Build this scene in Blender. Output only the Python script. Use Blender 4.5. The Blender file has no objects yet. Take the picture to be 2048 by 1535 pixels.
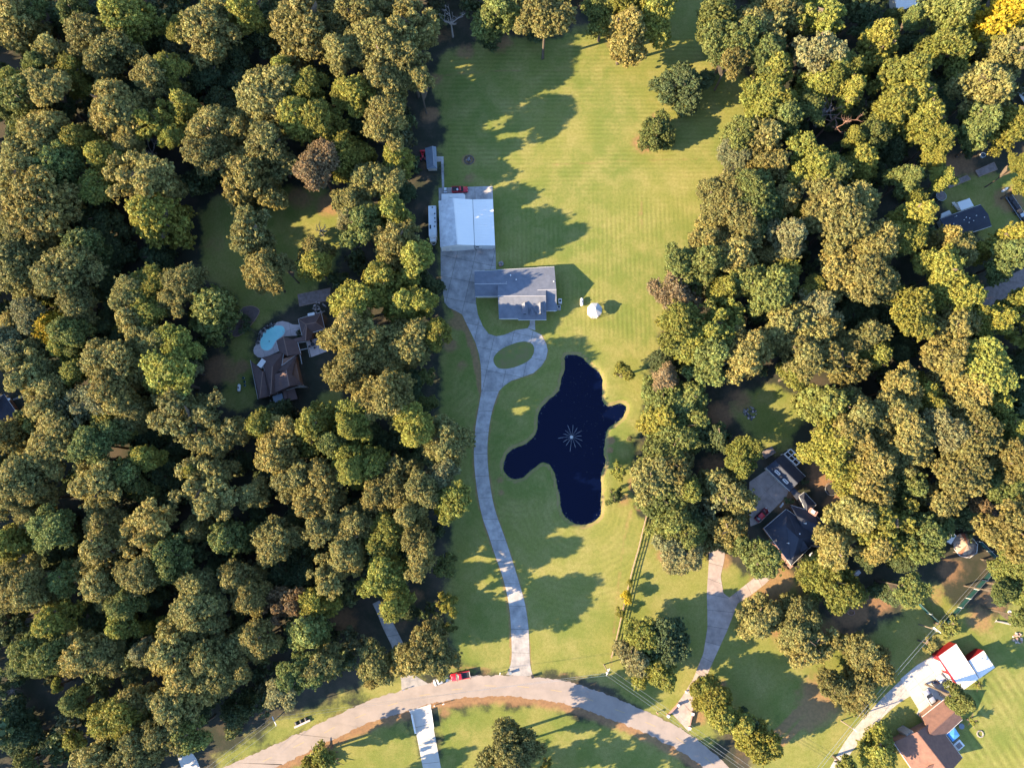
import bpy, math, random
import numpy as np
from mathutils import Vector
from mathutils.geometry import tessellate_polygon

# ------------------------------------------------------------------ scene, camera, light
scene = bpy.context.scene
COL = scene.collection
random.seed(7)
RNG = np.random.default_rng(7)
R = math.radians

CAM_H, TILT, FPX = 205.0, R(9.1), 1422.0          # drone height, tilt away from straight down
cam_data = bpy.data.cameras.new("camera")
cam_data.sensor_fit = 'HORIZONTAL'
cam_data.angle = 2 * math.atan(1024 / FPX)
cam_data.clip_start = 1.0
cam_data.clip_end = 8000.0
cam = bpy.data.objects.new("camera", cam_data)
cam.location = (0, 0, CAM_H)
cam.rotation_euler = (TILT, 0, 0)
COL.objects.link(cam)
scene.camera = cam

SUN_EL, SUN_AZ = R(24.5), R(17.0)                 # low sun from the left, a little from below
to_sun = Vector((-math.cos(SUN_AZ) * math.cos(SUN_EL), -math.sin(SUN_AZ) * math.cos(SUN_EL), math.sin(SUN_EL)))
sun_data = bpy.data.lights.new("sun", 'SUN')
sun_data.energy = 5.0
sun_data.angle = R(0.53)
sun_data.color = (1.0, 0.78, 0.48)
sun = bpy.data.objects.new("sun", sun_data)
sun.rotation_euler = to_sun.to_track_quat('Z', 'Y').to_euler()
sun.location = (0, 0, 120)
COL.objects.link(sun)

world = bpy.data.worlds.new("World")
scene.world = world
world.use_nodes = True
wn = world.node_tree.nodes
wl = world.node_tree.links
wn.clear()
w_out = wn.new('ShaderNodeOutputWorld')
w_bg = wn.new('ShaderNodeBackground')
w_sky = wn.new('ShaderNodeTexSky')
w_sky.sky_type = 'NISHITA'
w_sky.sun_disc = False
w_sky.sun_elevation = SUN_EL
w_sky.sun_rotation = math.atan2(to_sun.x, to_sun.y)
w_sky.air_density = 1.0
w_sky.dust_density = 0.2
w_sky.ozone_density = 3.6
w_bg.inputs['Strength'].default_value = 0.135
wl.new(w_sky.outputs[0], w_bg.inputs['Color'])
wl.new(w_bg.outputs[0], w_out.inputs['Surface'])

scene.view_settings.view_transform = 'Standard'
scene.view_settings.look = 'None'
scene.view_settings.exposure = 2.13
scene.view_settings.gamma = 1.0
scene.view_settings.use_curve_mapping = False
scene.render.engine = 'CYCLES'
scene.cycles.max_bounces = 5
scene.cycles.diffuse_bounces = 3
scene.cycles.transparent_max_bounces = 6

# ------------------------------------------------------------------ picture point -> place on the ground
CT, ST = math.cos(TILT), math.sin(TILT)

def gp(u, v, z=0.0):
    """World point at height z that is seen at photograph pixel (u, v)."""
    a = (u - 1024.0) / FPX
    b = (767.5 - v) / FPX
    dx, dy, dz = a, b * CT + ST, b * ST - CT
    t = (CAM_H - z) / (-dz)
    return Vector((dx * t, dy * t, z))

def conv(ox, oy, s):
    return lambda x, y, z=0.0: gp(ox + x / s, oy + y / s, z)

def px_m(u, v):
    """Metres per photograph pixel at that place."""
    return (gp(u + 1, v) - gp(u, v)).length

# ------------------------------------------------------------------ materials
def mat(name, col, rough=0.8, var=0.0, scale=1.0, detail=6.0, bump=0.0, bscale=None, col2=None, metallic=0.0,
        spec=0.3, rand=0.0, coat=0.0, emit=None):
    m = bpy.data.materials.new(name)
    m.use_nodes = True
    nt = m.node_tree
    n, l = nt.nodes, nt.links
    b = n['Principled BSDF']
    b.inputs['Base Color'].default_value = (*col, 1)
    b.inputs['Roughness'].default_value = rough
    b.inputs['Metallic'].default_value = metallic
    b.inputs['Specular IOR Level'].default_value = spec
    if coat:
        b.inputs['Coat Weight'].default_value = coat
    out = None
    if var or col2 or rand or bump:
        geo = n.new('ShaderNodeNewGeometry')
        if var or col2:
            tex = n.new('ShaderNodeTexNoise')
            tex.inputs['Scale'].default_value = scale
            tex.inputs['Detail'].default_value = detail
            tex.inputs['Roughness'].default_value = 0.65
            l.new(geo.outputs['Position'], tex.inputs['Vector'])
            mp = n.new('ShaderNodeMapRange')
            mp.inputs[1].default_value = 0.3
            mp.inputs[2].default_value = 0.7
            l.new(tex.outputs['Fac'], mp.inputs[0])
            mx = n.new('ShaderNodeMix')
            mx.data_type = 'RGBA'
            c2 = col2 if col2 else tuple(c * (1 - var) for c in col)
            mx.inputs[6].default_value = (*c2, 1)
            mx.inputs[7].default_value = (*col, 1)
            l.new(mp.outputs[0], mx.inputs[0])
            out = mx.outputs[2]
        if rand:
            oi = n.new('ShaderNodeObjectInfo')
            mr = n.new('ShaderNodeMapRange')
            mr.inputs[3].default_value = 1 - rand
            mr.inputs[4].default_value = 1 + rand
            l.new(oi.outputs['Random'], mr.inputs[0])
            mm = n.new('ShaderNodeMix')
            mm.data_type = 'RGBA'
            mm.blend_type = 'MULTIPLY'
            mm.inputs[0].default_value = 1.0
            if out is None:
                mm.inputs[6].default_value = (*col, 1)
            else:
                l.new(out, mm.inputs[6])
            l.new(mr.outputs[0], mm.inputs[7])
            out = mm.outputs[2]
        if out is not None:
            l.new(out, b.inputs['Base Color'])
        if bump:
            bt = n.new('ShaderNodeTexNoise')
            bt.inputs['Scale'].default_value = bscale or scale * 4
            bt.inputs['Detail'].default_value = 4
            l.new(geo.outputs['Position'], bt.inputs['Vector'])
            bp = n.new('ShaderNodeBump')
            bp.inputs['Strength'].default_value = bump
            bp.inputs['Distance'].default_value = 0.1
            l.new(bt.outputs['Fac'], bp.inputs['Height'])
            l.new(bp.outputs[0], b.inputs['Normal'])
    if emit:
        b.inputs['Emission Color'].default_value = (*emit, 1)
    return m

M = {}
M['concrete'] = mat('concrete', (0.44, 0.40, 0.375), 0.85, scale=0.4, detail=13, col2=(0.19, 0.18, 0.18), rand=0.13, bump=0.1, bscale=3)
M['concrete_clean'] = mat('concrete_clean', (0.50, 0.47, 0.43), 0.85, scale=0.3, detail=8, col2=(0.40, 0.37, 0.34), rand=0.05)
M['drive_tan'] = mat('drive_tan', (0.42, 0.335, 0.295), 0.88, scale=0.5, detail=12, col2=(0.24, 0.19, 0.17), rand=0.1)
M['joint'] = mat('joint', (0.09, 0.085, 0.07), 0.95)
M['asphalt'] = mat('asphalt_old', (0.305, 0.252, 0.222), 0.9, scale=0.3, detail=12, col2=(0.225, 0.19, 0.172), bump=0.2, bscale=6)
M['paint_yellow'] = mat('paint_yellow', (0.42, 0.31, 0.16), 0.8, var=0.3, scale=2)
M['gravel'] = mat('gravel', (0.46, 0.42, 0.39), 0.95, scale=0.9, detail=10, col2=(0.30, 0.26, 0.23), bump=0.5, bscale=8)
M['metal_white'] = mat('metal_white', (0.84, 0.77, 0.70), 0.45, scale=0.12, detail=6, col2=(0.76, 0.71, 0.67), metallic=0.0, spec=0.5)
M['metal_weathered'] = mat('metal_weathered', (0.78, 0.76, 0.74), 0.5, scale=0.55, detail=8, col2=(0.45, 0.43, 0.43), spec=0.5)
M['white'] = mat('white_paint', (0.72, 0.71, 0.68), 0.5, var=0.08, scale=2)
M['trim_white'] = mat('trim_white', (0.66, 0.64, 0.62), 0.5)
M['roof_grey'] = mat('shingle_grey', (0.160, 0.170, 0.205), 0.9, scale=0.7, detail=9, col2=(0.11, 0.12, 0.15), bump=0.3, bscale=4)
M['roof_navy'] = mat('shingle_dark', (0.050, 0.055, 0.075), 0.85, scale=0.6, detail=9, col2=(0.035, 0.04, 0.058), bump=0.3, bscale=4)
M['roof_brown'] = mat('shingle_brown', (0.145, 0.092, 0.082), 0.9, scale=0.8, detail=9, col2=(0.10, 0.07, 0.066), bump=0.3, bscale=4)
M['roof_tan'] = mat('shingle_tan', (0.20, 0.105, 0.078), 0.9, scale=0.9, detail=9, col2=(0.13, 0.072, 0.058), bump=0.3, bscale=4)
M['roof_blue'] = mat('shed_roof_blue_grey', (0.20, 0.235, 0.28), 0.7, scale=0.9, detail=7, col2=(0.16, 0.185, 0.225))
M['beam_grey'] = mat('grey_beam', (0.30, 0.28, 0.27), 0.8, var=0.3, scale=2)
M['ridge_brown'] = mat('ridge_brown', (0.23, 0.15, 0.12), 0.9)
M['ridge_light'] = mat('ridge_cap', (0.33, 0.32, 0.33), 0.8)
M['brick'] = mat('brick_wall', (0.30, 0.17, 0.12), 0.9, var=0.25, scale=2)
M['siding'] = mat('siding', (0.52, 0.48, 0.42), 0.8, var=0.1, scale=1)
M['red_metal'] = mat('red_metal_siding', (0.26, 0.008, 0.016), 0.5, var=0.15, scale=1, spec=0.4)
M['glass'] = mat('window_glass', (0.02, 0.025, 0.035), 0.08, spec=0.6)
M['wood'] = mat('weathered_wood', (0.36, 0.25, 0.19), 0.9, var=0.35, scale=2)
M['pole_wood'] = mat('pole_wood', (0.24, 0.19, 0.15), 0.9, var=0.3, scale=2)
M['bark'] = mat('bark', (0.13, 0.10, 0.075), 0.95, var=0.4, scale=1.5, bump=0.5)
M['dead_wood'] = mat('dead_wood', (0.42, 0.36, 0.33), 0.9, var=0.3, scale=1.5)
M['dead_red'] = mat('dead_red_wood', (0.34, 0.20, 0.15), 0.9, var=0.3, scale=1.5)
M['rubber'] = mat('rubber', (0.02, 0.02, 0.022), 0.8)
M['steel'] = mat('steel', (0.45, 0.46, 0.48), 0.35, metallic=0.7)
M['dark_metal'] = mat('dark_metal', (0.03, 0.03, 0.035), 0.5)
M['car_red'] = mat('car_paint_red', (0.50, 0.015, 0.03), 0.3, coat=0.6)
M['car_black'] = mat('car_paint_black', (0.02, 0.02, 0.028), 0.25, coat=0.6)
M['car_silver'] = mat('car_paint_silver', (0.42, 0.43, 0.46), 0.3, metallic=0.3, coat=0.5)
M['car_white'] = mat('car_paint_white', (0.66, 0.66, 0.66), 0.3, coat=0.5)
M['car_maroon'] = mat('car_paint_maroon', (0.13, 0.012, 0.025), 0.3, coat=0.5)
M['orange'] = mat('tractor_orange', (0.55, 0.09, 0.02), 0.4, coat=0.3)
M['canopy_blue'] = mat('canopy_blue', (0.07, 0.25, 0.55), 0.6, var=0.12, scale=1.0)
M['tarp_blue'] = mat('tarp_blue', (0.05, 0.2, 0.6), 0.5, var=0.2, scale=1)
M['canvas'] = mat('tan_canvas', (0.40, 0.30, 0.23), 0.9, scale=1.1, detail=8, col2=(0.22, 0.16, 0.13))
M['rust_canvas'] = mat('rust_canvas', (0.36, 0.13, 0.08), 0.9, var=0.3, scale=2)
M['net_green'] = mat('green_net', (0.010, 0.060, 0.066), 0.8, var=0.25, scale=0.8)
M['mulch'] = mat('mulch', (0.155, 0.115, 0.105), 0.95, scale=1.2, detail=10, col2=(0.10, 0.075, 0.07), bump=0.5)
M['soil_bed'] = mat('soil_bed', (0.28, 0.22, 0.21), 0.95, scale=1.0, detail=10, col2=(0.14, 0.11, 0.10), bump=0.5)
M['stone'] = mat('stone', (0.34, 0.31, 0.29), 0.9, var=0.4, scale=3, rand=0.25)
M['dark_stone'] = mat('dark_stone', (0.10, 0.10, 0.11), 0.9, var=0.4, scale=3, rand=0.3)
M['log_dark'] = mat('charred_log', (0.05, 0.05, 0.06), 0.9, var=0.3, scale=2)
M['patio'] = mat('patio', (0.54, 0.45, 0.43), 0.85, var=0.2, scale=0.8, rand=0.06)
M['pool_water'] = mat('pool_water', (0.34, 0.74, 0.72), 0.06, scale=0.7, col2=(0.28, 0.66, 0.66), spec=0.4)
M['spray'] = mat('spray_water', (0.30, 0.33, 0.38), 0.3)
M['gazebo'] = mat('gazebo_shingle', (0.52, 0.51, 0.50), 0.7, var=0.15, scale=2, rand=0.06)
M['speck'] = mat('floating_leaf', (0.07, 0.08, 0.085), 0.9, rand=0.2)
M['island'] = mat('island_grass', (0.125, 0.16, 0.036), 0.95, scale=0.3, detail=10, col2=(0.18, 0.14, 0.06), bump=0.4)
M['brick_pink'] = mat('brick_pink', (0.40, 0.24, 0.20), 0.9, var=0.3, scale=3)

def leaf_material():
    m = bpy.data.materials.new('foliage')
    m.use_nodes = True
    n, l = m.node_tree.nodes, m.node_tree.links
    b = n['Principled BSDF']
    b.inputs['Roughness'].default_value = 0.65
    b.inputs['Specular IOR Level'].default_value = 0.25
    oi = n.new('ShaderNodeObjectInfo')
    at = n.new('ShaderNodeAttribute')
    at.attribute_name = 'tint'
    mx = n.new('ShaderNodeMix')
    mx.data_type = 'RGBA'
    mx.blend_type = 'MULTIPLY'
    mx.inputs[0].default_value = 1.0
    l.new(oi.outputs['Color'], mx.inputs[6])
    l.new(at.outputs['Color'], mx.inputs[7])
    l.new(mx.outputs[2], b.inputs['Base Color'])
    tr = n.new('ShaderNodeBsdfTranslucent')
    l.new(mx.outputs[2], tr.inputs['Color'])
    ms = n.new('ShaderNodeMixShader')
    ms.inputs[0].default_value = 0.30
    l.new(b.outputs[0], ms.inputs[1])
    l.new(tr.outputs[0], ms.inputs[2])
    l.new(ms.outputs[0], n['Material Output'].inputs['Surface'])
    return m
M['leaf'] = leaf_material()

# ------------------------------------------------------------------ object helpers
def link(o, parent=None):
    COL.objects.link(o)
    if parent is not None:
        o.parent = parent
        o.matrix_parent_inverse = parent.matrix_world.inverted() if False else o.matrix_parent_inverse
    return o

def tag(o, label=None, cat=None, group=None, kind=None):
    if label: o['label'] = label
    if cat: o['category'] = cat
    if group: o['group'] = group
    if kind: o['kind'] = kind
    return o

def thing(name, label, cat, loc=(0, 0, 0), rz=0.0, group=None):
    o = bpy.data.objects.new(name, None)
    o.empty_display_size = 0.5
    o.location = loc
    o.rotation_euler = (0, 0, rz)
    COL.objects.link(o)
    return tag(o, label, cat, group)

class MB:
    """Collects faces in local coordinates; build() links them as one mesh object."""
    def __init__(self, origin=(0, 0, 0)):
        self.v, self.f = [], []
        self.o = Vector(origin)
    def add(self, vs, fs):
        k = len(self.v)
        self.v += [tuple(Vector(p) - self.o) for p in vs]
        self.f += [tuple(i + k for i in f) for f in fs]
        return self
    def box(self, c, s, rz=0.0, taper=1.0):
        ca, sa = math.cos(rz), math.sin(rz)
        vs = []
        for z, t in ((-1, 1.0), (1, taper)):
            for x, y in ((-1, -1), (1, -1), (1, 1), (-1, 1)):
                X, Y = x * s[0] / 2 * t, y * s[1] / 2 * t
                vs.append((c[0] + X * ca - Y * sa, c[1] + X * sa + Y * ca, c[2] + z * s[2] / 2))
        return self.add(vs, [(3, 2, 1, 0), (4, 5, 6, 7), (0, 1, 5, 4), (1, 2, 6, 5), (2, 3, 7, 6), (3, 0, 4, 7)])
    def bar(self, a, b, w, h=None, n=4):
        """Square or round bar from a to b."""
        a, b = Vector(a), Vector(b)
        d = (b - a)
        if d.length < 1e-6: return self
        d.normalize()
        up = Vector((0, 0, 1)) if abs(d.z) < 0.95 else Vector((1, 0, 0))
        s = d.cross(up).normalized()
        u = s.cross(d).normalized()
        h = h or w
        vs = []
        for p in (a, b):
            for k in range(n):
                t = 2 * math.pi * (k + 0.5) / n
                q = 1.414 if n == 4 else 1.0
                vs.append(tuple(p + s * math.cos(t) * w / 2 * q + u * math.sin(t) * h / 2 * q))
        fs = [tuple(range(n - 1, -1, -1)), tuple(range(n, 2 * n))]
        fs += [(k, (k + 1) % n, n + (k + 1) % n, n + k) for k in range(n)]
        return self.add(vs, fs)
    def tube(self, pts, rads, n=6):
        pts = [Vector(p) for p in pts]
        vs, fs = [], []
        for i, p in enumerate(pts):
            d = (pts[min(i + 1, len(pts) - 1)] - pts[max(i - 1, 0)]).normalized()
            up = Vector((0, 0, 1)) if abs(d.z) < 0.9 else Vector((1, 0, 0))
            s = d.cross(up).normalized(); u = s.cross(d)
            for k in range(n):
                t = 2 * math.pi * k / n
                vs.append(tuple(p + (s * math.cos(t) + u * math.sin(t)) * rads[i]))
        for i in range(len(pts) - 1):
            for k in range(n):
                fs.append((i * n + k, i * n + (k + 1) % n, (i + 1) * n + (k + 1) % n, (i + 1) * n + k))
        fs.append(tuple(range(n - 1, -1, -1)))
        fs.append(tuple((len(pts) - 1) * n + k for k in range(n)))
        return self.add(vs, fs)
    def prism(self, pts, z0, z1):
        n = len(pts)
        pts = ccw(pts)
        vs = [(p[0], p[1], z0) for p in pts] + [(p[0], p[1], z1) for p in pts]
        fs = [tuple(range(n, 2 * n)), tuple(range(n - 1, -1, -1))]
        fs += [(k, (k + 1) % n, n + (k + 1) % n, n + k) for k in range(n)]
        return self.add(vs, fs)
    def lathe(self, c, prof, n=16):
        vs, fs = [], []
        for r, z in prof:
            for k in range(n):
                t = 2 * math.pi * k / n
                vs.append((c[0] + r * math.cos(t), c[1] + r * math.sin(t), c[2] + z))
        for i in range(len(prof) - 1):
            for k in range(n):
                fs.append((i * n + k, i * n + (k + 1) % n, (i + 1) * n + (k + 1) % n, (i + 1) * n + k))
        fs.append(tuple(range(n - 1, -1, -1)))
        fs.append(tuple((len(prof) - 1) * n + k for k in range(n)))
        return self.add(vs, fs)
    def slab(self, pts, th):
        """Thin solid from a flat polygon in space, thickened downwards."""
        n = len(pts)
        vs = [tuple(p) for p in pts] + [(p[0], p[1], p[2] - th) for p in pts]
        nz = 0
        for i in range(n):
            p, q = pts[i], pts[(i + 1) % n]
            nz += p[0] * q[1] - q[0] * p[1]
        top = tuple(range(n)) if nz > 0 else tuple(range(n - 1, -1, -1))
        bot = tuple(i + n for i in reversed(top))
        fs = [top, bot]
        for i in range(n):
            a, b = top[i], top[(i + 1) % n]
            fs.append((b, a, a + n, b + n))
        return self.add(vs, fs)
    def mesh(self, name, smooth=False):
        me = bpy.data.meshes.new(name)
        me.from_pydata(self.v, [], self.f)
        if smooth:
            me.polygons.foreach_set('use_smooth', [True] * len(me.polygons))
        me.update()
        return me
    def build(self, name, m, parent=None, smooth=False):
        me = self.mesh(name, smooth)
        me.materials.append(m)
        o = bpy.data.objects.new(name, me)
        o.location = self.o
        COL.objects.link(o)
        if parent is not None:
            o.parent = parent
            o.location = (0, 0, 0)
        return o

def ccw(pts):
    a = sum(pts[i][0] * pts[(i + 1) % len(pts)][1] - pts[(i + 1) % len(pts)][0] * pts[i][1] for i in range(len(pts)))
    return list(pts) if a > 0 else list(reversed(pts))

def clip(poly, p, nx, ny):
    """Keep the side of the polygon where (q - p).n <= 0."""
    out = []
    for i in range(len(poly)):
        a, b = poly[i], poly[(i + 1) % len(poly)]
        da = (a[0] - p[0]) * nx + (a[1] - p[1]) * ny
        db = (b[0] - p[0]) * nx + (b[1] - p[1]) * ny
        if da <= 0: out.append(a)
        if da * db < 0:
            t = da / (da - db)
            out.append((a[0] + (b[0] - a[0]) * t, a[1] + (b[1] - a[1]) * t))
    return out

def area(poly):
    return abs(sum(poly[i][0] * poly[(i + 1) % len(poly)][1] - poly[(i + 1) % len(poly)][0] * poly[i][1] for i in range(len(poly)))) / 2

def smooth_line(pts, it=2, closed=False):
    pts = [Vector((p[0], p[1])) for p in pts]
    for _ in range(it):
        q = []
        n = len(pts)
        if not closed: q.append(pts[0])
        for i in range(n if closed else n - 1):
            a, b = pts[i], pts[(i + 1) % n]
            q += [a * 0.75 + b * 0.25, a * 0.25 + b * 0.75]
        if not closed: q.append(pts[-1])
        pts = q
    return [(p.x, p.y) for p in pts]

def resample(pts, n):
    P = np.array([(p[0], p[1]) for p in pts], float)
    d = np.concatenate([[0], np.cumsum(np.linalg.norm(np.diff(P, axis=0), axis=1))])
    s = np.linspace(0, d[-1], n)
    return [(float(np.interp(t, d, P[:, 0])), float(np.interp(t, d, P[:, 1]))) for t in s]

def in_poly(X, Y, poly):
    inside = np.zeros(X.shape, bool)
    n = len(poly)
    for i in range(n):
        x1, y1 = poly[i][:2]; x2, y2 = poly[(i + 1) % n][:2]
        if y1 == y2: continue
        c = ((y1 > Y) != (y2 > Y)) & (X < (x2 - x1) * (Y - y1) / (y2 - y1) + x1)
        inside ^= c
    return inside

def dist_poly(X, Y, poly):
    d = np.full(X.shape, 1e9)
    n = len(poly)
    for i in range(n):
        x1, y1 = poly[i][:2]; x2, y2 = poly[(i + 1) % n][:2]
        L = (x2 - x1) ** 2 + (y2 - y1) ** 2
        if L < 1e-9: continue
        t = np.clip(((X - x1) * (x2 - x1) + (Y - y1) * (y2 - y1)) / L, 0, 1)
        d = np.minimum(d, np.hypot(X - x1 - t * (x2 - x1), Y - y1 - t * (y2 - y1)))
    return d

def G(pts, z=0.0):
    return [gp(u, v, z).to_tuple() for u, v in pts]

# ================================================================== THE SETTING: ground, road, drives, pond
Z8 = conv(680, 1015, 2.926)
ZB = conv(1348, 1015, 2.926)
ZH = conv(860, 480, 5.12)
Z4 = conv(460, 570, 5.904)

POND_PX = [(1129, 713), (1137, 709), (1150, 708), (1162, 711), (1172, 721), (1184, 733), (1198, 742), (1204, 752), (1205, 772), (1205, 796),
           (1208, 808), (1215, 812), (1224, 810), (1236, 806), (1247, 806), (1254, 816), (1252, 826), (1240, 840), (1224, 850), (1213, 860),
           (1210, 880), (1208, 905), (1212, 925), (1207, 935), (1203, 948), (1202, 980), (1203, 1010), (1202, 1028), (1192, 1041), (1175, 1049),
           (1155, 1048), (1140, 1040), (1127, 1028), (1121, 1012), (1119, 992), (1115, 968), (1110, 947), (1100, 930), (1090, 924), (1078, 927),
           (1062, 940), (1050, 952), (1036, 958), (1022, 956), (1010, 946), (1006, 930), (1010, 912), (1024, 898), (1048, 888), (1066, 878),
           (1074, 862), (1075, 838), (1080, 816), (1096, 800), (1110, 791), (1119, 776), (1126, 750), (1130, 730)]
POND = smooth_line([gp(u, v)[:2] for u, v in POND_PX], 1, True)

LAWNS = [
    # big lawn of the white-barn property
    [(872, 120), (925, 92), (1010, 80), (1110, 74), (1180, 55), (1290, 60), (1350, 10), (1395, -40), (1425, 50), (1490, 150), (1490, 250), (1455, 330),
     (1425, 400), (1395, 470), (1362, 540), (1335, 590), (1322, 650), (1302, 720), (1292, 790), (1275, 870), (1268, 1000), (1292, 1030), (1252, 1180),
     (1213, 1345), (1130, 1352), (1060, 1346), (980, 1340), (935, 1332), (905, 1300), (900, 1200), (905, 1100), (905, 980), (880, 860), (880, 720),
     (905, 650), (890, 600), (876, 500), (872, 400), (880, 340), (885, 250), (870, 180)],
    # lawn right of the rail fence
    [(1300, 1040), (1400, 1120), (1425, 1190), (1440, 1230), (1500, 1270), (1570, 1320), (1600, 1400), (1560, 1450), (1500, 1440), (1400, 1400),
     (1470, 1530), (1330, 1440), (1260, 1405), (1225, 1380), (1215, 1340)],
    [(1370, 1110), (1420, 1110), (1480, 1140), (1600, 1140), (1640, 1240), (1700, 1300), (1690, 1350), (1600, 1400), (1500, 1300), (1400, 1200)],
    # lawns below the road
    [(862, 1420), (1000, 1404), (1150, 1424), (1300, 1476), (1400, 1540), (1440, 1640), (840, 1640), (880, 1540)],
    [(560, 1545), (700, 1478), (815, 1430), (845, 1540), (850, 1640), (520, 1640)],
    # verge above the road
    [(400, 1545), (440, 1505), (530, 1455), (600, 1425), (700, 1388), (800, 1352), (870, 1335), (935, 1330), (960, 1350), (850, 1370), (700, 1430), (560, 1490), (450, 1545)],
    # bottom right meadow
    [(1600, 1410), (1690, 1330), (1760, 1250), (1860, 1200), (1960, 1230), (2060, 1200), (2200, 1300), (2200, 1640), (1500, 1640), (1520, 1500)],
    # clearing left
    [(395, 410), (470, 392), (560, 365), (640, 372), (690, 400), (695, 470), (660, 560), (590, 600), (530, 640), (480, 690), (455, 690), (470, 600),
     (440, 560), (395, 540), (400, 480)],
    [(440, 705), (512, 690), (512, 830), (450, 810)], [(610, 790), (700, 780), (690, 830), (600, 820)],
    # small clearing right
    [(1462, 800), (1520, 770), (1575, 765), (1612, 820), (1600, 885), (1545, 905), (1490, 870)],
    # yard on the right edge
    [(1900, 365), (1960, 350), (2000, 340), (2100, 300), (2100, 520), (1990, 500), (1900, 420), (1872, 400)],
    # lower corner of the net arena
    [(1820, 1190), (1860, 1150), (1905, 1190), (1885, 1245)],
]
DIRT = [  # (u, v, radius px, strength)
    (1290, 285, 34, .75), (1320, 240, 30, .6), (1440, 60, 30, .6), (1450, 120, 40, .75), (1240, 75, 46, .55), (1215, 50, 30, .5), (938, 320, 16, .9),
    (940, 357, 20, .55), (1282, 425, 8, .5), (1340, 600, 30, .5), (1325, 660, 22, .4), (925, 730, 22, .5), (945, 690, 14, .7), (915, 645, 24, .7),
    (900, 690, 22, .7), (1100, 1015, 16, .0), (1000, 960, 13, .6), (1002, 985, 10, .6), (1222, 880, 10, .9), (1220, 900, 9, .9), (1250, 1000, 26, .5),
    (1270, 970, 26, .6), (1280, 1010, 18, .6), (1330, 1110, 30, .6), (1300, 1090, 24, .4), (1440, 1120, 30, .8), (1560, 1160, 40, .8), (1520, 1200, 40, .7),
    (1560, 1260, 30, .6), (1600, 1310, 40, .55), (1640, 1390, 60, .7), (1620, 1440, 40, .6), (1700, 1220, 44, .95), (1760, 1200, 40, .7), (1660, 1260, 40, .6),
    (1960, 1240, 44, .6), (1990, 1200, 36, .7), (1900, 1140, 44, .55), (1870, 1190, 36, .5), (1440, 1370, 20, .7), (1580, 1250, 70, .62), (1640, 1400, 70, .66), (1540, 1170, 56, .7), (1700, 1280, 50, .55), (1620, 1180, 50, .6), (460, 745, 40, .6), (1390, 1050, 30, .5), (1760, 1330, 40, .45), (1480, 1510, 30, .4), (1560, 990, 44, .8), (1500, 1010, 34, .7),
    (1650, 950, 50, .7), (1680, 1010, 40, .8), (1690, 1070, 30, .7), (1640, 880, 26, .6), (1480, 800, 40, .6), (1440, 830, 40, .7), (1430, 940, 50, .6),
    (1930, 330, 40, .6), (1900, 330, 40, .7), (1980, 350, 30, .4), (2020, 400, 40, .8), (2030, 460, 30, .6), (430, 490, 40, .4), (390, 500, 30, .35),
    (600, 395, 40, .6), (660, 410, 40, .7), (560, 330, 40, .4), (440, 740, 50, .7), (480, 735, 26, .7), (640, 640, 20, .7), (690, 1240, 40, .6),
    (700, 640, 40, .7), (745, 560, 30, .6), (860, 230, 26, .7), (868, 160, 24, .6), (850, 330, 20, .5), (860, 420, 18, .5), (890, 960, 20, .5), (900, 1010, 16, .4),
    (830, 1190, 30, .5), (800, 1240, 40, .4), (905, 900, 20, .4), (1140, 1160, 0, 0), (1000, 85, 40, .6), (930, 105, 30, .6), (880, 70, 40, .5),
    (640, 1510, 40, .3), (780, 1330, 20, .4), (1690, 70, 40, .4), (2000, 250, 40, .5), (1850, 430, 20, .3), (1780, 1290, 0, 0), (1395, 1430, 30, .7),
    (890, 1425, 16, .6), (1330, 1300, 20, .4), (1160, 640, 18, .25), (1090, 655, 20, .3),
]
GX0, GX1, GY0, GY1, GD = -215.0, 215.0, -170.0, 205.0, 0.8
gx = np.arange(GX0, GX1 + 1e-6, GD)
gy = np.arange(GY0, GY1 + 1e-6, GD)
XX, YY = np.meshgrid(gx, gy)

def blur(a, k):
    for ax in (0, 1):
        c = np.cumsum(np.pad(a, [(k + 1, k) if i == ax else (0, 0) for i in (0, 1)], mode='edge'), axis=ax)
        n = 2 * k + 1
        a = (np.take(c, range(n, c.shape[ax]), axis=ax) - np.take(c, range(0, c.shape[ax] - n), axis=ax)) / n
    return a

grass = np.zeros(XX.shape)
for poly in LAWNS:
    grass = np.maximum(grass, in_poly(XX, YY, [gp(u, v)[:2] for u, v in poly]).astype(float))
grass_hard = grass.copy()
grass = blur(grass, 5)
dirt = np.zeros(XX.shape)
for u, v, r, s in DIRT:
    if r <= 0: continue
    c = gp(u, v)
    rm = r * px_m(u, v)
    d = np.hypot(XX - c.x, (YY - c.y) * 1.15)
    dirt = np.maximum(dirt, s * np.clip(1.35 - d / rm, 0, 1))
pin = in_poly(XX, YY, POND)
pd = dist_poly(XX, YY, POND)
psd = np.where(pin, -pd, pd) + 0.16 * np.sin(XX * 1.9 + 2 * np.sin(YY * 0.7)) * np.sin(YY * 2.3 + 1.5 * np.sin(XX * 0.9)) + 0.12 * np.sin(XX * 0.6 + YY * 0.8)
bank = np.clip(1 - np.abs(psd - 0.55) / 0.9, 0, 1)
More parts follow.
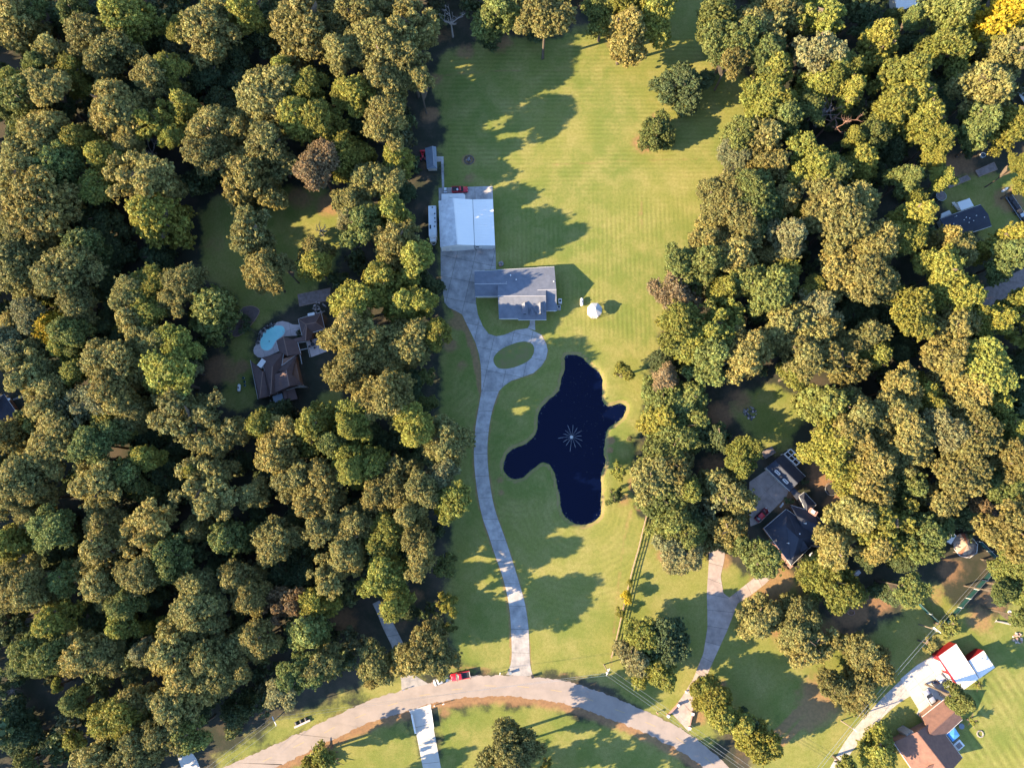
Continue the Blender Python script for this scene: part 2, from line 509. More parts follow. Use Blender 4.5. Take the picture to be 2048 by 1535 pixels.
# dry cut verges along the road edges
ROAD_UP = [(380, 1566), (447, 1535), (560, 1483), (680, 1425), (748, 1396), (800, 1381), (844, 1369), (919, 1355), (974, 1349), (1022, 1350), (1066, 1352), (1134, 1362),
           (1210, 1386), (1261, 1408), (1329, 1438), (1380, 1466), (1420, 1498), (1461, 1534), (1520, 1590)]
ROAD_LO = [(490, 1562), (547, 1535), (620, 1499), (680, 1470), (748, 1442), (817, 1420), (861, 1406), (919, 1395), (988, 1391), (1056, 1394), (1124, 1405),
           (1193, 1425), (1261, 1452), (1329, 1483), (1380, 1513), (1420, 1542), (1470, 1590)]
def dist_line(X, Y, pts):
    d = np.full(X.shape, 1e9)
    for a, b in zip(pts[:-1], pts[1:]):
        L = (b[0] - a[0]) ** 2 + (b[1] - a[1]) ** 2
        t = np.clip(((X - a[0]) * (b[0] - a[0]) + (Y - a[1]) * (b[1] - a[1])) / L, 0, 1)
        d = np.minimum(d, np.hypot(X - a[0] - t * (b[0] - a[0]), Y - a[1] - t * (b[1] - a[1])))
    return d
rlo = dist_line(XX, YY, [gp(u, v)[:2] for u, v in ROAD_LO])
rup = dist_line(XX, YY, [gp(u, v)[:2] for u, v in ROAD_UP])
ulo = 1024 + 0 * XX
dry = np.clip(1.25 - rlo / 3.4, 0, 1) * 0.74
dry = np.maximum(dry, np.clip(1.2 - rup / 1.8, 0, 1) * 0.35)
dirt = np.maximum(dirt, dry)
def trail(pxs, w, st):
    return st * np.clip(1.4 - dist_line(XX, YY, [gp(u, v)[:2] for u, v in pxs]) / w, 0, 1)
for pxs, w, st in (([(1262, 1020), (1246, 1090), (1234, 1200), (1222, 1330)], .9, .42), ([(880, 150), (1000, 142), (1120, 140)], .7, .45), ([(1100, 330), (1250, 322), (1400, 318)], .8, .4),
                   ([(1283, 405), (1282, 455)], 1.1, .42), ([(963, 781), (951, 850), (947, 900), (950, 950), (957, 1000), (976, 1065), (1005, 1150), (1021, 1230), (1024, 1325)], 1.0, .55),
                   ([(998, 781), (984, 820), (975, 880), (977, 950), (993, 1030), (1028, 1130), (1050, 1205), (1060, 1330)], 1.0, .5), ([(905, 610), (930, 650), (950, 710), (963, 780)], 1.4, .7),
                   ([(1075, 660), (1095, 690), (1094, 715), (1070, 745), (1020, 762)], .9, .5), ([(1120, 1345), (1200, 1360), (1300, 1400)], .8, .4), ([(1540, 1480), (1600, 1420), (1660, 1380)], 1.5, .8),
                   ([(1560, 1490), (1620, 1430), (1690, 1370)], 1.2, .7), ([(900, 1330), (980, 1338)], .8, .5)):
    dirt = np.maximum(dirt, trail(pxs, w, st))
mowNS = in_poly(XX, YY, [gp(u, v)[:2] for u, v in [(1080, 400), (1400, 380), (1400, 520), (1330, 700), (1150, 700), (1020, 560), (1000, 480)]]).astype(float)
mowEW = in_poly(XX, YY, [gp(u, v)[:2] for u, v in [(860, 60), (1480, 40), (1480, 380), (1080, 395), (880, 370)]]).astype(float)
mowNS, mowEW = blur(mowNS, 8), blur(mowEW, 8)
mowP = blur((psd < 26).astype(float), 6) * np.clip(1 - mowNS, 0, 1)
mowBR = blur(in_poly(XX, YY, [gp(u, v)[:2] for u, v in [(1880, 1420), (1990, 1350), (2100, 1300), (2150, 1640), (1900, 1640)]]).astype(float), 3)

zz = np.where(psd < 1.2, -0.9 * np.clip((1.2 - psd) / 3.0, 0, 1), 0.0)

def build_ground():
    ny, nx = XX.shape
    base = np.stack([XX.ravel(), YY.ravel(), zz.ravel()], 1)
    far = 3500.0
    ring = []
    # skirt out to the horizon
    vs = [base]
    idx = np.arange(nx * ny).reshape(ny, nx)
    q = np.stack([idx[:-1, :-1].ravel(), idx[:-1, 1:].ravel(), idx[1:, 1:].ravel(), idx[1:, :-1].ravel()], 1)
    k = nx * ny
    corners = np.array([(-far, -far, 0), (far, -far, 0), (far, far, 0), (-far, far, 0)], float)
    vs.append(corners)
    me = bpy.data.meshes.new('ground')
    V = np.concatenate(vs)
    faces = q.tolist()
    b0 = idx[0, :].tolist(); b1 = idx[:, -1].tolist(); b2 = idx[-1, ::-1].tolist(); b3 = idx[::-1, 0].tolist()
    for side, (c0, c1) in zip((b0, b1, b2, b3), ((k, k + 1), (k + 1, k + 2), (k + 2, k + 3), (k + 3, k))):
        mid = len(side) // 2
        for i in range(len(side) - 1):
            faces.append((side[i + 1], side[i], c0 if i < mid else c1))
        faces.append((side[mid], c0, c1))
    me.from_pydata(V.tolist(), [], faces)
    def attr(name, chans):
        a = me.color_attributes.new(name, 'FLOAT_COLOR', 'POINT')
        arr = np.zeros((len(V), 4), np.float32)
        arr[:, 3] = 1
        for c, ch in enumerate(chans):
            arr[:nx * ny, c] = ch.ravel()
        a.data.foreach_set('color', arr.ravel())
    attr('cover', (grass, dirt, bank))
    attr('mow', (mowNS, mowEW, mowP))
    attr('mow2', (np.clip(psd, -5, 60) / 60, mowBR, 0 * psd))
    me.polygons.foreach_set('use_smooth', [True] * len(me.polygons))
    me.update()
    o = bpy.data.objects.new('ground', me)
    COL.objects.link(o)
    tag(o, kind='structure')
    # ---- procedural ground cover
    m = bpy.data.materials.new('ground_cover')
    m.use_nodes = True
    n, l = m.node_tree.nodes, m.node_tree.links
    b = n['Principled BSDF']
    b.inputs['Roughness'].default_value = 0.95
    b.inputs['Specular IOR Level'].default_value = 0.1
    geo = n.new('ShaderNodeNewGeometry')
    P = geo.outputs['Position']
    def noise(scale, detail=8, rough=0.6, vec=None, out='Fac'):
        t = n.new('ShaderNodeTexNoise')
        t.inputs['Scale'].default_value = scale
        t.inputs['Detail'].default_value = detail
        t.inputs['Roughness'].default_value = rough
        l.new(vec or P, t.inputs['Vector'])
        return t.outputs[out]
    def mathn(op, a, bb=None, c=None, clamp=False):
        t = n.new('ShaderNodeMath'); t.operation = op; t.use_clamp = clamp
        for i, x in enumerate((a, bb, c)):
            if x is None: continue
            if isinstance(x, (int, float)): t.inputs[i].default_value = x
            else: l.new(x, t.inputs[i])
        return t.outputs[0]
    def ramp(fac, a, bb, lo=0.0, hi=1.0):
        t = n.new('ShaderNodeMapRange'); t.interpolation_type = 'SMOOTHSTEP'
        l.new(fac, t.inputs[0])
        t.inputs[1].default_value = a; t.inputs[2].default_value = bb
        t.inputs[3].default_value = lo; t.inputs[4].default_value = hi
        return t.outputs[0]
    def mixc(fac, a, bb, mode='MIX'):
        t = n.new('ShaderNodeMix'); t.data_type = 'RGBA'; t.blend_type = mode
        for i, x in ((0, fac), (6, a), (7, bb)):
            if isinstance(x, tuple): t.inputs[i].default_value = (*x, 1)
            elif isinstance(x, (int, float)): t.inputs[i].default_value = x
            else: l.new(x, t.inputs[i])
        return t.outputs[2]
    def attrn(name):
        a = n.new('ShaderNodeAttribute'); a.attribute_name = name
        s = n.new('ShaderNodeSeparateColor'); l.new(a.outputs['Color'], s.inputs[0])
        return s.outputs
    cov, mow, mow2 = attrn('cover'), attrn('mow'), attrn('mow2')
    big, mid, fine = noise(0.025, 5), noise(0.13, 8, 0.65), noise(1.3, 6, 0.7)
    vfine = noise(5.0, 3, 0.7)
    # grass colour
    g1 = mixc(ramp(big, 0.35, 0.65), (0.108, 0.150, 0.032), (0.186, 0.190, 0.047))
    g2 = mixc(ramp(mid, 0.36, 0.74, 0.1, 0.8), g1, (0.285, 0.242, 0.090))
    g3 = mixc(ramp(fine, 0.35, 0.75, 0, 0.5), g2, (0.100, 0.115, 0.020))
    # mowing stripes
    sx = n.new('ShaderNodeSeparateXYZ'); l.new(P, sx.inputs[0])
    wob = mathn('MULTIPLY', noise(0.02, 2), 1.2)
    def stripes(coord, period):
        c = mathn('ADD', coord, wob)
        return mathn('SINE', mathn('MULTIPLY', c, 2 * math.pi / period))
    diag = mathn('ADD', mathn('MULTIPLY', sx.outputs[0], 0.87), mathn('MULTIPLY', sx.outputs[1], 0.5))
    st = mathn('ADD', mathn('ADD', mathn('MULTIPLY', stripes(sx.outputs[0], 1.35), mow[0]), mathn('MULTIPLY', stripes(sx.outputs[1], 1.4), mow[1])),
               mathn('ADD', mathn('MULTIPLY', mathn('MULTIPLY', mathn('SINE', mathn('MULTIPLY', mathn('ADD', mow2[0], mathn('MULTIPLY', wob, 0.012)), 60 * 2 * math.pi / 1.7)), 0.6), mow[2]),
                     mathn('MULTIPLY', stripes(diag, 2.3), mathn('MULTIPLY', mow2[1], 1.8))))
    st = mathn('MULTIPLY', st, ramp(noise(0.09, 4), 0.38, 0.62, 0.15, 1.0))
    stv = mathn('ADD', mathn('MULTIPLY', st, 0.10), 1.0)
    g4 = mixc(1.0, g3, stv, 'MULTIPLY')
    vf = ramp(vfine, 0.25, 0.75, 0.72, 1.28)
    g4 = mixc(1.0, g4, vf, 'MULTIPLY')
    # bare earth and leaf litter
    earth = mixc(ramp(fine, 0.35, 0.65), (0.300, 0.165, 0.085), (0.215, 0.125, 0.07))
    litter = mixc(ramp(mid, 0.4, 0.65), (0.034, 0.038, 0.026), (0.070, 0.058, 0.044))
    litter = mixc(ramp(vfine, 0.55, 0.8, 0, 0.5), litter, (0.16, 0.13, 0.10))
    gm = mathn('ADD', cov[0], mathn('MULTIPLY', mathn('SUBTRACT', mid, 0.5), 1.7))
    base_c = mixc(ramp(gm, 0.32, 0.66), litter, g4)
    dm = mathn('ADD', mathn('MULTIPLY', cov[1], 1.3), mathn('MULTIPLY', mathn('SUBTRACT', noise(0.35, 8, 0.7), 0.5), 1.0))
    base_c = mixc(ramp(dm, 0.38, 0.85, 0, 0.8), base_c, earth)
    bm = mathn('ADD', cov[2], mathn('MULTIPLY', mathn('SUBTRACT', fine, 0.5), 0.9))
    base_c = mixc(ramp(bm, 0.35, 0.75, 0, 0.7), base_c, (0.26, 0.185, 0.09))
    l.new(base_c, b.inputs['Base Color'])
    bp = n.new('ShaderNodeBump'); bp.inputs['Strength'].default_value = 0.6; bp.inputs['Distance'].default_value = 0.12
    l.new(mathn('ADD', vfine, mathn('MULTIPLY', st, 0.10)), bp.inputs['Height'])
    l.new(bp.outputs[0], b.inputs['Normal'])
    me.materials.append(m)
    return o
ground = build_ground()

# ------------------------------------------------------------------ pond
def water_material():
    m = bpy.data.materials.new('pond_water')
    m.use_nodes = True
    n, l = m.node_tree.nodes, m.node_tree.links
    b = n['Principled BSDF']
    b.inputs['Base Color'].default_value = (0.0008, 0.0025, 0.017, 1)
    b.inputs['Roughness'].default_value = 0.12
    b.inputs['IOR'].default_value = 1.33
    b.inputs['Specular IOR Level'].default_value = 0.3
    geo = n.new('ShaderNodeNewGeometry')
    t = n.new('ShaderNodeTexNoise'); t.inputs['Scale'].default_value = 1.2; t.inputs['Detail'].default_value = 4
    l.new(geo.outputs['Position'], t.inputs['Vector'])
    bp = n.new('ShaderNodeBump'); bp.inputs['Strength'].default_value = 0.08; bp.inputs['Distance'].default_value = 0.05
    l.new(t.outputs['Fac'], bp.inputs['Height']); l.new(bp.outputs[0], b.inputs['Normal'])
    return m
M['pond'] = water_material()
pc = gp(1140, 880)
wpoly = []
for i in range(len(POND)):
    a, p, c = Vector(POND[i - 1]), Vector(POND[i]), Vector(POND[(i + 1) % len(POND)])
    d = (c - a).normalized()
    nrm = Vector((d.y, -d.x))
    sgn = 1 if sum(POND[j][0] * POND[(j + 1) % len(POND)][1] - POND[(j + 1) % len(POND)][0] * POND[j][1] for j in range(len(POND))) > 0 else -1
    wpoly.append(tuple(p + nrm * sgn * 0.7))
tri = tessellate_polygon([[Vector((p[0], p[1], 0)) for p in wpoly]])
mb = MB()
pts3 = [(p[0], p[1], -0.36) for p in wpoly]
fs = []
for t in tri:
    a, b_, c = (Vector(pts3[i]) for i in t)
    fs.append(tuple(t) if (b_ - a).cross(c - a).z > 0 else tuple(reversed(t)))
mb.add(pts3, fs)
pond = mb.build('pond_water', M['pond'])
tag(pond, kind='structure')

# floating leaves and scum on the water: nobody could count it
mb = MB()
k = 0
while k < 90:
    u, v = random.choice([(1165, 760), (1150, 790), (1185, 840), (1215, 830), (1190, 880), (1165, 740)])
    u += random.gauss(0, 22); v += random.gauss(0, 26)
    p = gp(u, v)
    if not in_poly(np.array([p.x]), np.array([p.y]), POND)[0]: continue
    a = random.random() * 6.28; r = random.uniform(0.05, 0.15)
    mb.add([(p.x + r * math.cos(a + t) * (1 if j % 2 else 0.5), p.y + r * math.sin(a + t) * (1 if j % 2 else 0.5), -0.345) for j, t in enumerate((0, 1.57, 3.14, 4.71))], [(0, 1, 2, 3)])
    k += 1
for i in range(0, len(POND)):
    for _ in range(3):
        t = random.random()
        a, b_ = Vector(POND[i - 1]), Vector(POND[i])
        p = a.lerp(b_, t) + Vector((random.gauss(0, .3), random.gauss(0, .3)))
        r = random.uniform(0.06, 0.18); q = random.random() * 6.28
        mb.add([(p.x + r * math.cos(q + s), p.y + r * math.sin(q + s), -0.34) for s in (0, 1.57, 3.14, 4.71)], [(0, 1, 2, 3)])
tag(mb.build('floating_leaves', M['speck']), 'pale leaves and scum drifting on the dark pond', kind='stuff')

# ------------------------------------------------------------------ paved surfaces in slabs
def slabs(name, poly, cell, m, z=0.05, rot=0.0, gap=0.05, origin=None, base=True, m_base=None):
    """A paved area: a bed sheet with one child slab for each poured panel."""
    poly = [(p[0], p[1]) for p in poly]
    bed = MB().prism(poly, -0.1, z - 0.035).build(name, m_base or M['joint'])
    tag(bed, kind='structure')
    ca, sa = math.cos(rot), math.sin(rot)
    loc = [(p[0] * ca + p[1] * sa, -p[0] * sa + p[1] * ca) for p in poly]
    x0, x1 = min(p[0] for p in loc), max(p[0] for p in loc)
    y0, y1 = min(p[1] for p in loc), max(p[1] for p in loc)
    cx, cy = cell if isinstance(cell, tuple) else (cell, cell)
    nx, ny = max(1, round((x1 - x0) / cx)), max(1, round((y1 - y0) / cy))
    cx, cy = (x1 - x0) / nx, (y1 - y0) / ny
    for i in range(nx):
        for j in range(ny):
            a, b_ = x0 + i * cx + gap / 2, x0 + (i + 1) * cx - gap / 2
            c, d = y0 + j * cy + gap / 2, y0 + (j + 1) * cy - gap / 2
            q = clip(clip(clip(clip(loc, (a, 0), -1, 0), (b_, 0), 1, 0), (0, c), 0, -1), (0, d), 0, 1)
            if len(q) < 3 or area(q) < 0.25: continue
            w = [(p[0] * ca - p[1] * sa, p[0] * sa + p[1] * ca) for p in q]
            MB().prism(w, 0.0, z).build('slab', m, bed)
    return bed

def strip(name, left, right, step, m, z=0.05, gap=0.085, m_base=None, cols=1):
    """A drive between two edge lines, poured in slabs end to end."""
    L = sum((Vector(a) - Vector(b_)).length for a, b_ in zip(left[:-1], left[1:]))
    nseg = max(1, round(L / step))
    sub = 4
    n = nseg * sub + 1
    A, B = resample(left, n), resample(right, n)
    bed = MB().prism(A + B[::-1], -0.1, z - 0.035).build(name, m_base or M['joint'])
    tag(bed, kind='structure')
    for i in range(nseg):
        for c in range(cols):
            la = [tuple(Vector(A[k]).lerp(Vector(B[k]), c / cols + (0.004 if c else 0))) for k in range(i * sub, i * sub + sub + 1)]
            lb = [tuple(Vector(A[k]).lerp(Vector(B[k]), (c + 1) / cols - (0.004 if c < cols - 1 else 0))) for k in range(i * sub, i * sub + sub + 1)]
            d0 = (Vector(la[1]) - Vector(la[0])).normalized() * gap / 2
            d1 = (Vector(la[-1]) - Vector(la[-2])).normalized() * gap / 2
            la[0] = tuple(Vector(la[0]) + d0); lb[0] = tuple(Vector(lb[0]) + d0)
            la[-1] = tuple(Vector(la[-1]) - d1); lb[-1] = tuple(Vector(lb[-1]) - d1)
            MB().prism(la + lb[::-1], 0.0, z).build('slab', m, bed)
    return bed

# the county road with dashed yellow centre line
up = smooth_line([gp(u, v)[:2] for u, v in ROAD_UP], 2)
lo = smooth_line([gp(u, v)[:2] for u, v in ROAD_LO], 2)
N = 420
A, B = resample(up, N), resample(lo, N)
def fray(pts_, amp, seed):
    r_ = random.Random(seed); w_ = 0.0; out_ = []
    for i, q in enumerate(pts_):
        a_, b_ = pts_[max(i - 1, 0)], pts_[min(i + 1, len(pts_) - 1)]
        d_ = (Vector(b_) - Vector(a_)).normalized()
        w_ = 0.7 * w_ + r_.gauss(0, amp)
        out_.append((q[0] - d_.y * w_, q[1] + d_.x * w_))
    return out_
A, B = fray(A, 0.11, 1), fray(B, 0.11, 2)
mb = MB()
mb.add([(p[0], p[1], 0.03) for p in A] + [(p[0], p[1], 0.03) for p in B], [(i, N + i, N + i + 1, i + 1) for i in range(N - 1)])
mb.add([(p[0], p[1], -0.1) for p in A] + [(p[0], p[1], 0.03) for p in A], [(i, N + i, N + i + 1, i + 1) for i in range(N - 1)])
mb.add([(p[0], p[1], -0.1) for p in B] + [(p[0], p[1], 0.03) for p in B], [(i, i + 1, N + i + 1, N + i) for i in range(N - 1)])
road = tag(mb.build('road', M['asphalt']), kind='structure')
C = resample([tuple((Vector(a) + Vector(b_)) / 2) for a, b_ in zip(A, B)], 600)
clen = sum((Vector(a) - Vector(b_)).length for a, b_ in zip(C[:-1], C[1:]))
step = clen / 599
s = 4.0
while s < clen - 6:
    i0, i1 = int(s / step), int((s + 3.0) / step)
    a, b_ = Vector(C[i0]), Vector(C[i1])
    nrm = Vector((-(b_ - a).y, (b_ - a).x)).normalized() * 0.07
    MB().add([(*(a - nrm), 0.036), (*(b_ - nrm), 0.036), (*(b_ + nrm), 0.036), (*(a + nrm), 0.036)], [(0, 1, 2, 3)]).build('lane_dash', M['paint_yellow'], road)
    s += 9.2

# house court and loop drive
court = [ZH(*p)[:2] for p in [(108, 60), (670, 60), (676, 300), (560, 308), (560, 560), (470, 590), (470, 640), (490, 760), (540, 880), (600, 960), (680, 985), (760, 970),
         (880, 920), (1000, 902), (1140, 968), (1190, 1060), (1206, 1130), (1190, 1210), (1140, 1290), (1060, 1360), (950, 1400), (830, 1440), (760, 1490), (710, 1540),
         (527, 1540), (525, 1400), (520, 1280), (500, 1160), (470, 1060), (420, 950), (370, 850), (330, 762), (260, 722), (190, 690), (150, 640), (112, 400)]]
slabs('driveway_court', court, (5.4, 6.2), M['concrete'], rot=R(-12), gap=0.085)
isl = smooth_line([ZH(*p)[:2] for p in [(645, 1230), (660, 1180), (720, 1120), (800, 1080), (900, 1045), (980, 1035), (1050, 1060), (1070, 1110), (1060, 1170), (1020, 1230),
         (930, 1280), (820, 1315), (720, 1320), (670, 1290)]], 2, True)
tag(MB().prism(isl, 0.0, 0.09).build('grass_island', M['island']), kind='structure')
lft = smooth_line([gp(u, v)[:2] for u, v in [(963, 781), (960, 800), (951, 850), (947, 900), (950, 950), (957, 1000), (966, 1040), (976, 1065), (990, 1110), (1005, 1150), (1015, 1190), (1021, 1230), (1023, 1280), (1024, 1325), (1012, 1349)]], 2)
rgt = smooth_line([gp(u, v)[:2] for u, v in [(998, 781), (984, 820), (977, 860), (974, 900), (977, 950), (985, 1000), (993, 1030), (1010, 1075), (1028, 1130), (1040, 1170), (1050, 1205), (1057, 1250), (1059, 1300), (1060, 1330), (1066, 1352)]], 2)
strip('driveway_long', lft, rgt, 6.0, M['concrete'])
strip('front_walk', [ZH(1022, 812)[:2], ZH(1022, 862)[:2], ZH(1000, 902)[:2]], [ZH(1075, 812)[:2], ZH(1075, 870)[:2], ZH(1078, 925)[:2]], 2.2, M['concrete'], z=0.056)
# pad behind and under the white barn
slabs('barn_pad', [gp(u, v)[:2] for u, v in [(877, 376), (985, 372), (990, 498), (882, 499)]], 5.2, M['concrete'], gap=0.085, rot=R(2))
strip('shed_path', [gp(u, v)[:2] for u, v in [(882, 313), (884, 376)]], [gp(u, v)[:2] for u, v in [(887, 313), (888.5, 376)]], 2.4, M['concrete'])
slabs('shed_step', [gp(u, v)[:2] for u, v in [(873, 313), (882, 313), (882, 323), (873, 324)]], 1.5, M['concrete'])
# drive below the road
strip('lower_driveway', [gp(u, v)[:2] for u, v in [(818, 1420), (824, 1432), (832, 1464), (846, 1535), (858, 1600)]],
      [gp(u, v)[:2] for u, v in [(862, 1407), (862, 1425), (867, 1454), (882, 1535), (896, 1600)]], 5.2, M['concrete_clean'])
strip('neighbour_drive', [gp(u, v)[:2] for u, v in [(352, 1496), (356, 1515), (366, 1545), (380, 1580)]], [gp(u, v)[:2] for u, v in [(382, 1500), (394, 1518), (404, 1545), (420, 1575)]], 5.0, M['concrete_clean'])
strip('wood_drive', [Z8(*p)[:2] for p in [(360, 1063), (358, 1000), (300, 800), (250, 700), (215, 610), (190, 560)]], [Z8(*p)[:2] for p in [(520, 1030), (440, 980), (370, 790), (320, 690), (280, 610), (230, 540)]], 5.0, M['concrete'])
# forked drive to the dark-roofed house
strip('fork_drive', [ZB(*p)[:2] for p in [(205, 230), (205, 300), (198, 400), (192, 500), (195, 600), (196, 700), (172, 850), (112, 1000), (50, 1100), (-20, 1195)]],
      [ZB(*p)[:2] for p in [(300, 240), (295, 300), (272, 400), (290, 500), (372, 560), (310, 720), (232, 890), (180, 1010), (120, 1120), (86, 1310)]], 4.2, M['drive_tan'], z=0.05)
strip('fork_arm', [ZB(*p)[:2] for p in [(600, 290), (560, 325), (500, 385), (430, 440), (340, 512), (300, 540)]], [ZB(*p)[:2] for p in [(610, 340), (585, 385), (540, 440), (450, 510), (370, 560), (330, 600)]], 4.2, M['drive_tan'], z=0.055)
# court beside the dark-roofed house
Z6 = conv(1420, 850, 4.95)
slabs('garage_court', [Z6(*p)[:2] for p in [(390, 560), (560, 440), (780, 640), (760, 700), (500, 960), (400, 1000), (380, 820)]], 4.5, M['drive_tan'], rot=R(42))
# barn drive bottom right: gravel lane and poured pad
tag(MB().prism(smooth_line([ZB(*p)[:2] for p in [(880, 1580), (940, 1470), (1010, 1350), (1090, 1250), (1180, 1150), (1270, 1060), (1340, 995)]], 1) +
               smooth_line([ZB(*p)[:2] for p in [(1390, 1095), (1300, 1150), (1200, 1245), (1100, 1350), (1020, 1450), (960, 1580)]], 1), -0.1, 0.035).build('gravel_lane', M['gravel']), kind='structure')
slabs('red_barn_pad', [ZB(*p)[:2] for p in [(1325, 1000), (1420, 920), (1510, 868), (1640, 940), (1700, 1060), (1560, 1160), (1445, 1228), (1420, 1205), (1432, 1180), (1378, 1092)]], 4.6, M['concrete_clean'], rot=R(34))
# dirt track and lane on the right edge
tag(MB().prism([gp(u, v)[:2] for u, v in [(1905, 612), (1960, 580), (2060, 530), (2120, 505), (2130, 545), (2060, 575), (1985, 612), (1935, 642)]], -0.1, 0.03).build('dirt_lane', M['soil_bed']), kind='structure')

# ================================================================== BUILDINGS
def V3(p): return Vector(p)

def roof_gable(root, o, A, B, C, D, R1, R2, roofm, wallm, hip=False, th=0.16, inset=0.4, ridge=True, gutter=True, walls=True, ridgem=None, name='roof'):
    """Eave corners A-B and D-C, ridge R1 (near A, D) to R2 (near B, C). Roof slabs, ridge cap, gutters and the walls below."""
    A, B, C, D, R1, R2 = (V3(p) for p in (A, B, C, D, R1, R2))
    mb = MB(o)
    mb.slab([A, B, R2, R1], th)
    mb.slab([D, C, R2, R1], th)
    if hip:
        mb.slab([A, R1, D], th)
        mb.slab([B, R2, C], th)
    rf = mb.build(name, roofm, root)
    if ridge:
        k = MB(o)
        up_ = Vector((0, 0, 0.03))
        k.bar(R1 + up_, R2 + up_, 0.22, 0.08)
        if hip:
            for p, q in ((A, R1), (D, R1), (B, R2), (C, R2)):
                k.bar(p + up_, q + up_, 0.2, 0.06)
        k.build('ridge_cap', ridgem or M['ridge_light'], rf)
    if gutter:
        for p, q in ((A, B), (D, C)) + (((A, D), (B, C)) if hip else ()):
            MB(o).bar(p - Vector((0, 0, .08)), q - Vector((0, 0, .08)), 0.15, 0.16).build('gutter', M['trim_white'], rf)
    if walls:
        cen = (A + B + C + D) / 4
        def ins(p):
            d = cen - p; d.z = 0
            return p + d.normalized() * inset * 1.4
        a, b_, c, d = (ins(p) for p in (A, B, C, D))
        zt = [p.z - th - 0.02 for p in (A, B, C, D)]
        vs = [(p.x, p.y, -0.05) for p in (a, b_, c, d)] + [(p.x, p.y, z) for p, z in zip((a, b_, c, d), zt)]
        fs = [(0, 1, 5, 4), (2, 3, 7, 6)]
        if hip:
            fs += [(1, 2, 6, 5), (3, 0, 4, 7), (4, 5, 6, 7)]
        else:
            rd = (R2 - R1); rd.z = 0; rd = rd.normalized() * inset
            r1 = R1 + rd; r2 = R2 - rd
            f1 = R1.z - th - 0.25; f2 = R2.z - th - 0.25
            vs += [(r1.x, r1.y, f1), (r2.x, r2.y, f2)]
            fs += [(1, 2, 6, 9, 5), (3, 0, 4, 8, 7), (4, 5, 9, 8), (6, 7, 8, 9)]
        MB(o).add(vs, fs).build('wall', wallm, root)
    return rf

def opening(root, o, p, q, t, w, h, z, kind='window', frame=None, pane=None, flip=1):
    """A framed window or door on the wall line p-q (plan points), a fraction t along it."""
    p, q = Vector((p[0], p[1])), Vector((q[0], q[1]))
    d = (q - p).normalized(); n = Vector((d.y, -d.x)) * flip
    c = p.lerp(q, t) + n * 0.03
    rz = math.atan2(d.y, d.x)
    f = MB(o)
    for s in (-1, 1):
        f.box((c.x + d.x * s * w / 2, c.y + d.y * s * w / 2, z + h / 2), (0.1, 0.12, h + 0.1), rz)
        f.box((c.x, c.y, z + h / 2 + s * h / 2), (w + 0.1, 0.124, 0.1), rz)
    fo = f.build(kind, frame or M['trim_white'], root)
    g = MB(o)
    g.box((c.x, c.y, z + h / 2), (w - 0.08, 0.06, h - 0.08), rz)
    g.build('pane' if kind == 'window' else 'leaf', pane or M['glass'], fo)
    return fo

def bld(name, label, cat, p):
    return thing(name, label, cat, (p.x, p.y, 0)), Vector((p.x, p.y, 0))

# ---- white metal barn with lean-to
ZW = conv(840, 360, 9.594)
root, o = bld('metal_barn', 'large white metal barn with a low gable and a flat side bay', 'barn', gp(932, 446))
nw, rn, ne = ZW(356, 400, 4.4), ZW(648, 350, 5.9), ZW(1006, 372, 4.5)
sw, rs, se = ZW(388, 1285, 4.4), ZW(722, 1240, 5.9), ZW(1042, 1250, 4.5)
MB(o).slab([nw, rn, rs, sw], 0.12).build('weathered_roof_slope', M['metal_weathered'], root)
MB(o).slab([rn, ne, se, rs], 0.12).build('roof_slope', M['metal_white'], root)
l1, l2, l3, l4 = ZW(1016, 372, 4.35), ZW(1398, 365, 4.0), ZW(1440, 1255, 4.0), ZW(1050, 1250, 4.35)
MB(o).slab([l1, l2, l3, l4], 0.12).build('lean_to_roof', M['metal_white'], root)
for (a, b_, c, d, nm, m) in ((nw, rn, rs, sw, 'roof_seam', M['metal_weathered']), (rn, ne, se, rs, 'roof_seam', M['metal_white']), (l1, l2, l3, l4, 'roof_seam', M['metal_white'])):
    k = MB(o)
    for i in range(1, 18):
        t = i / 18
        k.bar(V3(a).lerp(V3(d), t) + Vector((0, 0, .02)), V3(b_).lerp(V3(c), t) + Vector((0, 0, .02)), 0.06, 0.05)
    k.build(nm, m, root)
MB(o).bar(rn + Vector((0, 0, .03)), rs + Vector((0, 0, .03)), 0.35, 0.07).build('ridge_cap', M['metal_white'], root)
ins = 0.25
def flat(p, z): return (p.x, p.y, z)
cW = (nw + ne + sw + se) / 4
def inw(p, k=0.035): return V3(p).lerp(cW, k)
a, b_, c, d = inw(nw), inw(ne), inw(se), inw(sw)
vs = [flat(p, -0.05) for p in (a, b_, c, d)] + [flat(a, 4.2), flat(b_, 4.3), flat(c, 4.3), flat(d, 4.2), flat(inw(rn), 5.65), flat(inw(rs), 5.65)]
MB(o).add(vs, [(0, 1, 5, 8, 4), (2, 3, 7, 9, 6), (1, 2, 6, 5), (3, 0, 4, 7)]).build('wall', M['metal_white'], root)
opening(root, o, d, c, 0.55, 4.6, 3.3, 0.05, 'roller_door', pane=M['white'], flip=1)
opening(root, o, d, c, 0.18, 1.0, 2.1, 0.05, 'door', pane=M['trim_white'], flip=1)
for p in (d, c):
    MB(o).bar(flat(p, 0), flat(p, 4.25), 0.2).build('corner_trim', M['trim_white'], root)
for p in (l2, l3, V3(l2).lerp(V3(l3), .33), V3(l2).lerp(V3(l3), .66)):
    q = V3(p).lerp((V3(l1) + V3(l4)) / 2, 0.03)
    MB(o).bar(flat(q, 0), flat(q, 3.9), 0.2).build('post', M['trim_white'], root)
s1, s2 = V3(l4).lerp(V3(l1), .03), V3(l3).lerp(V3(l2), .03)
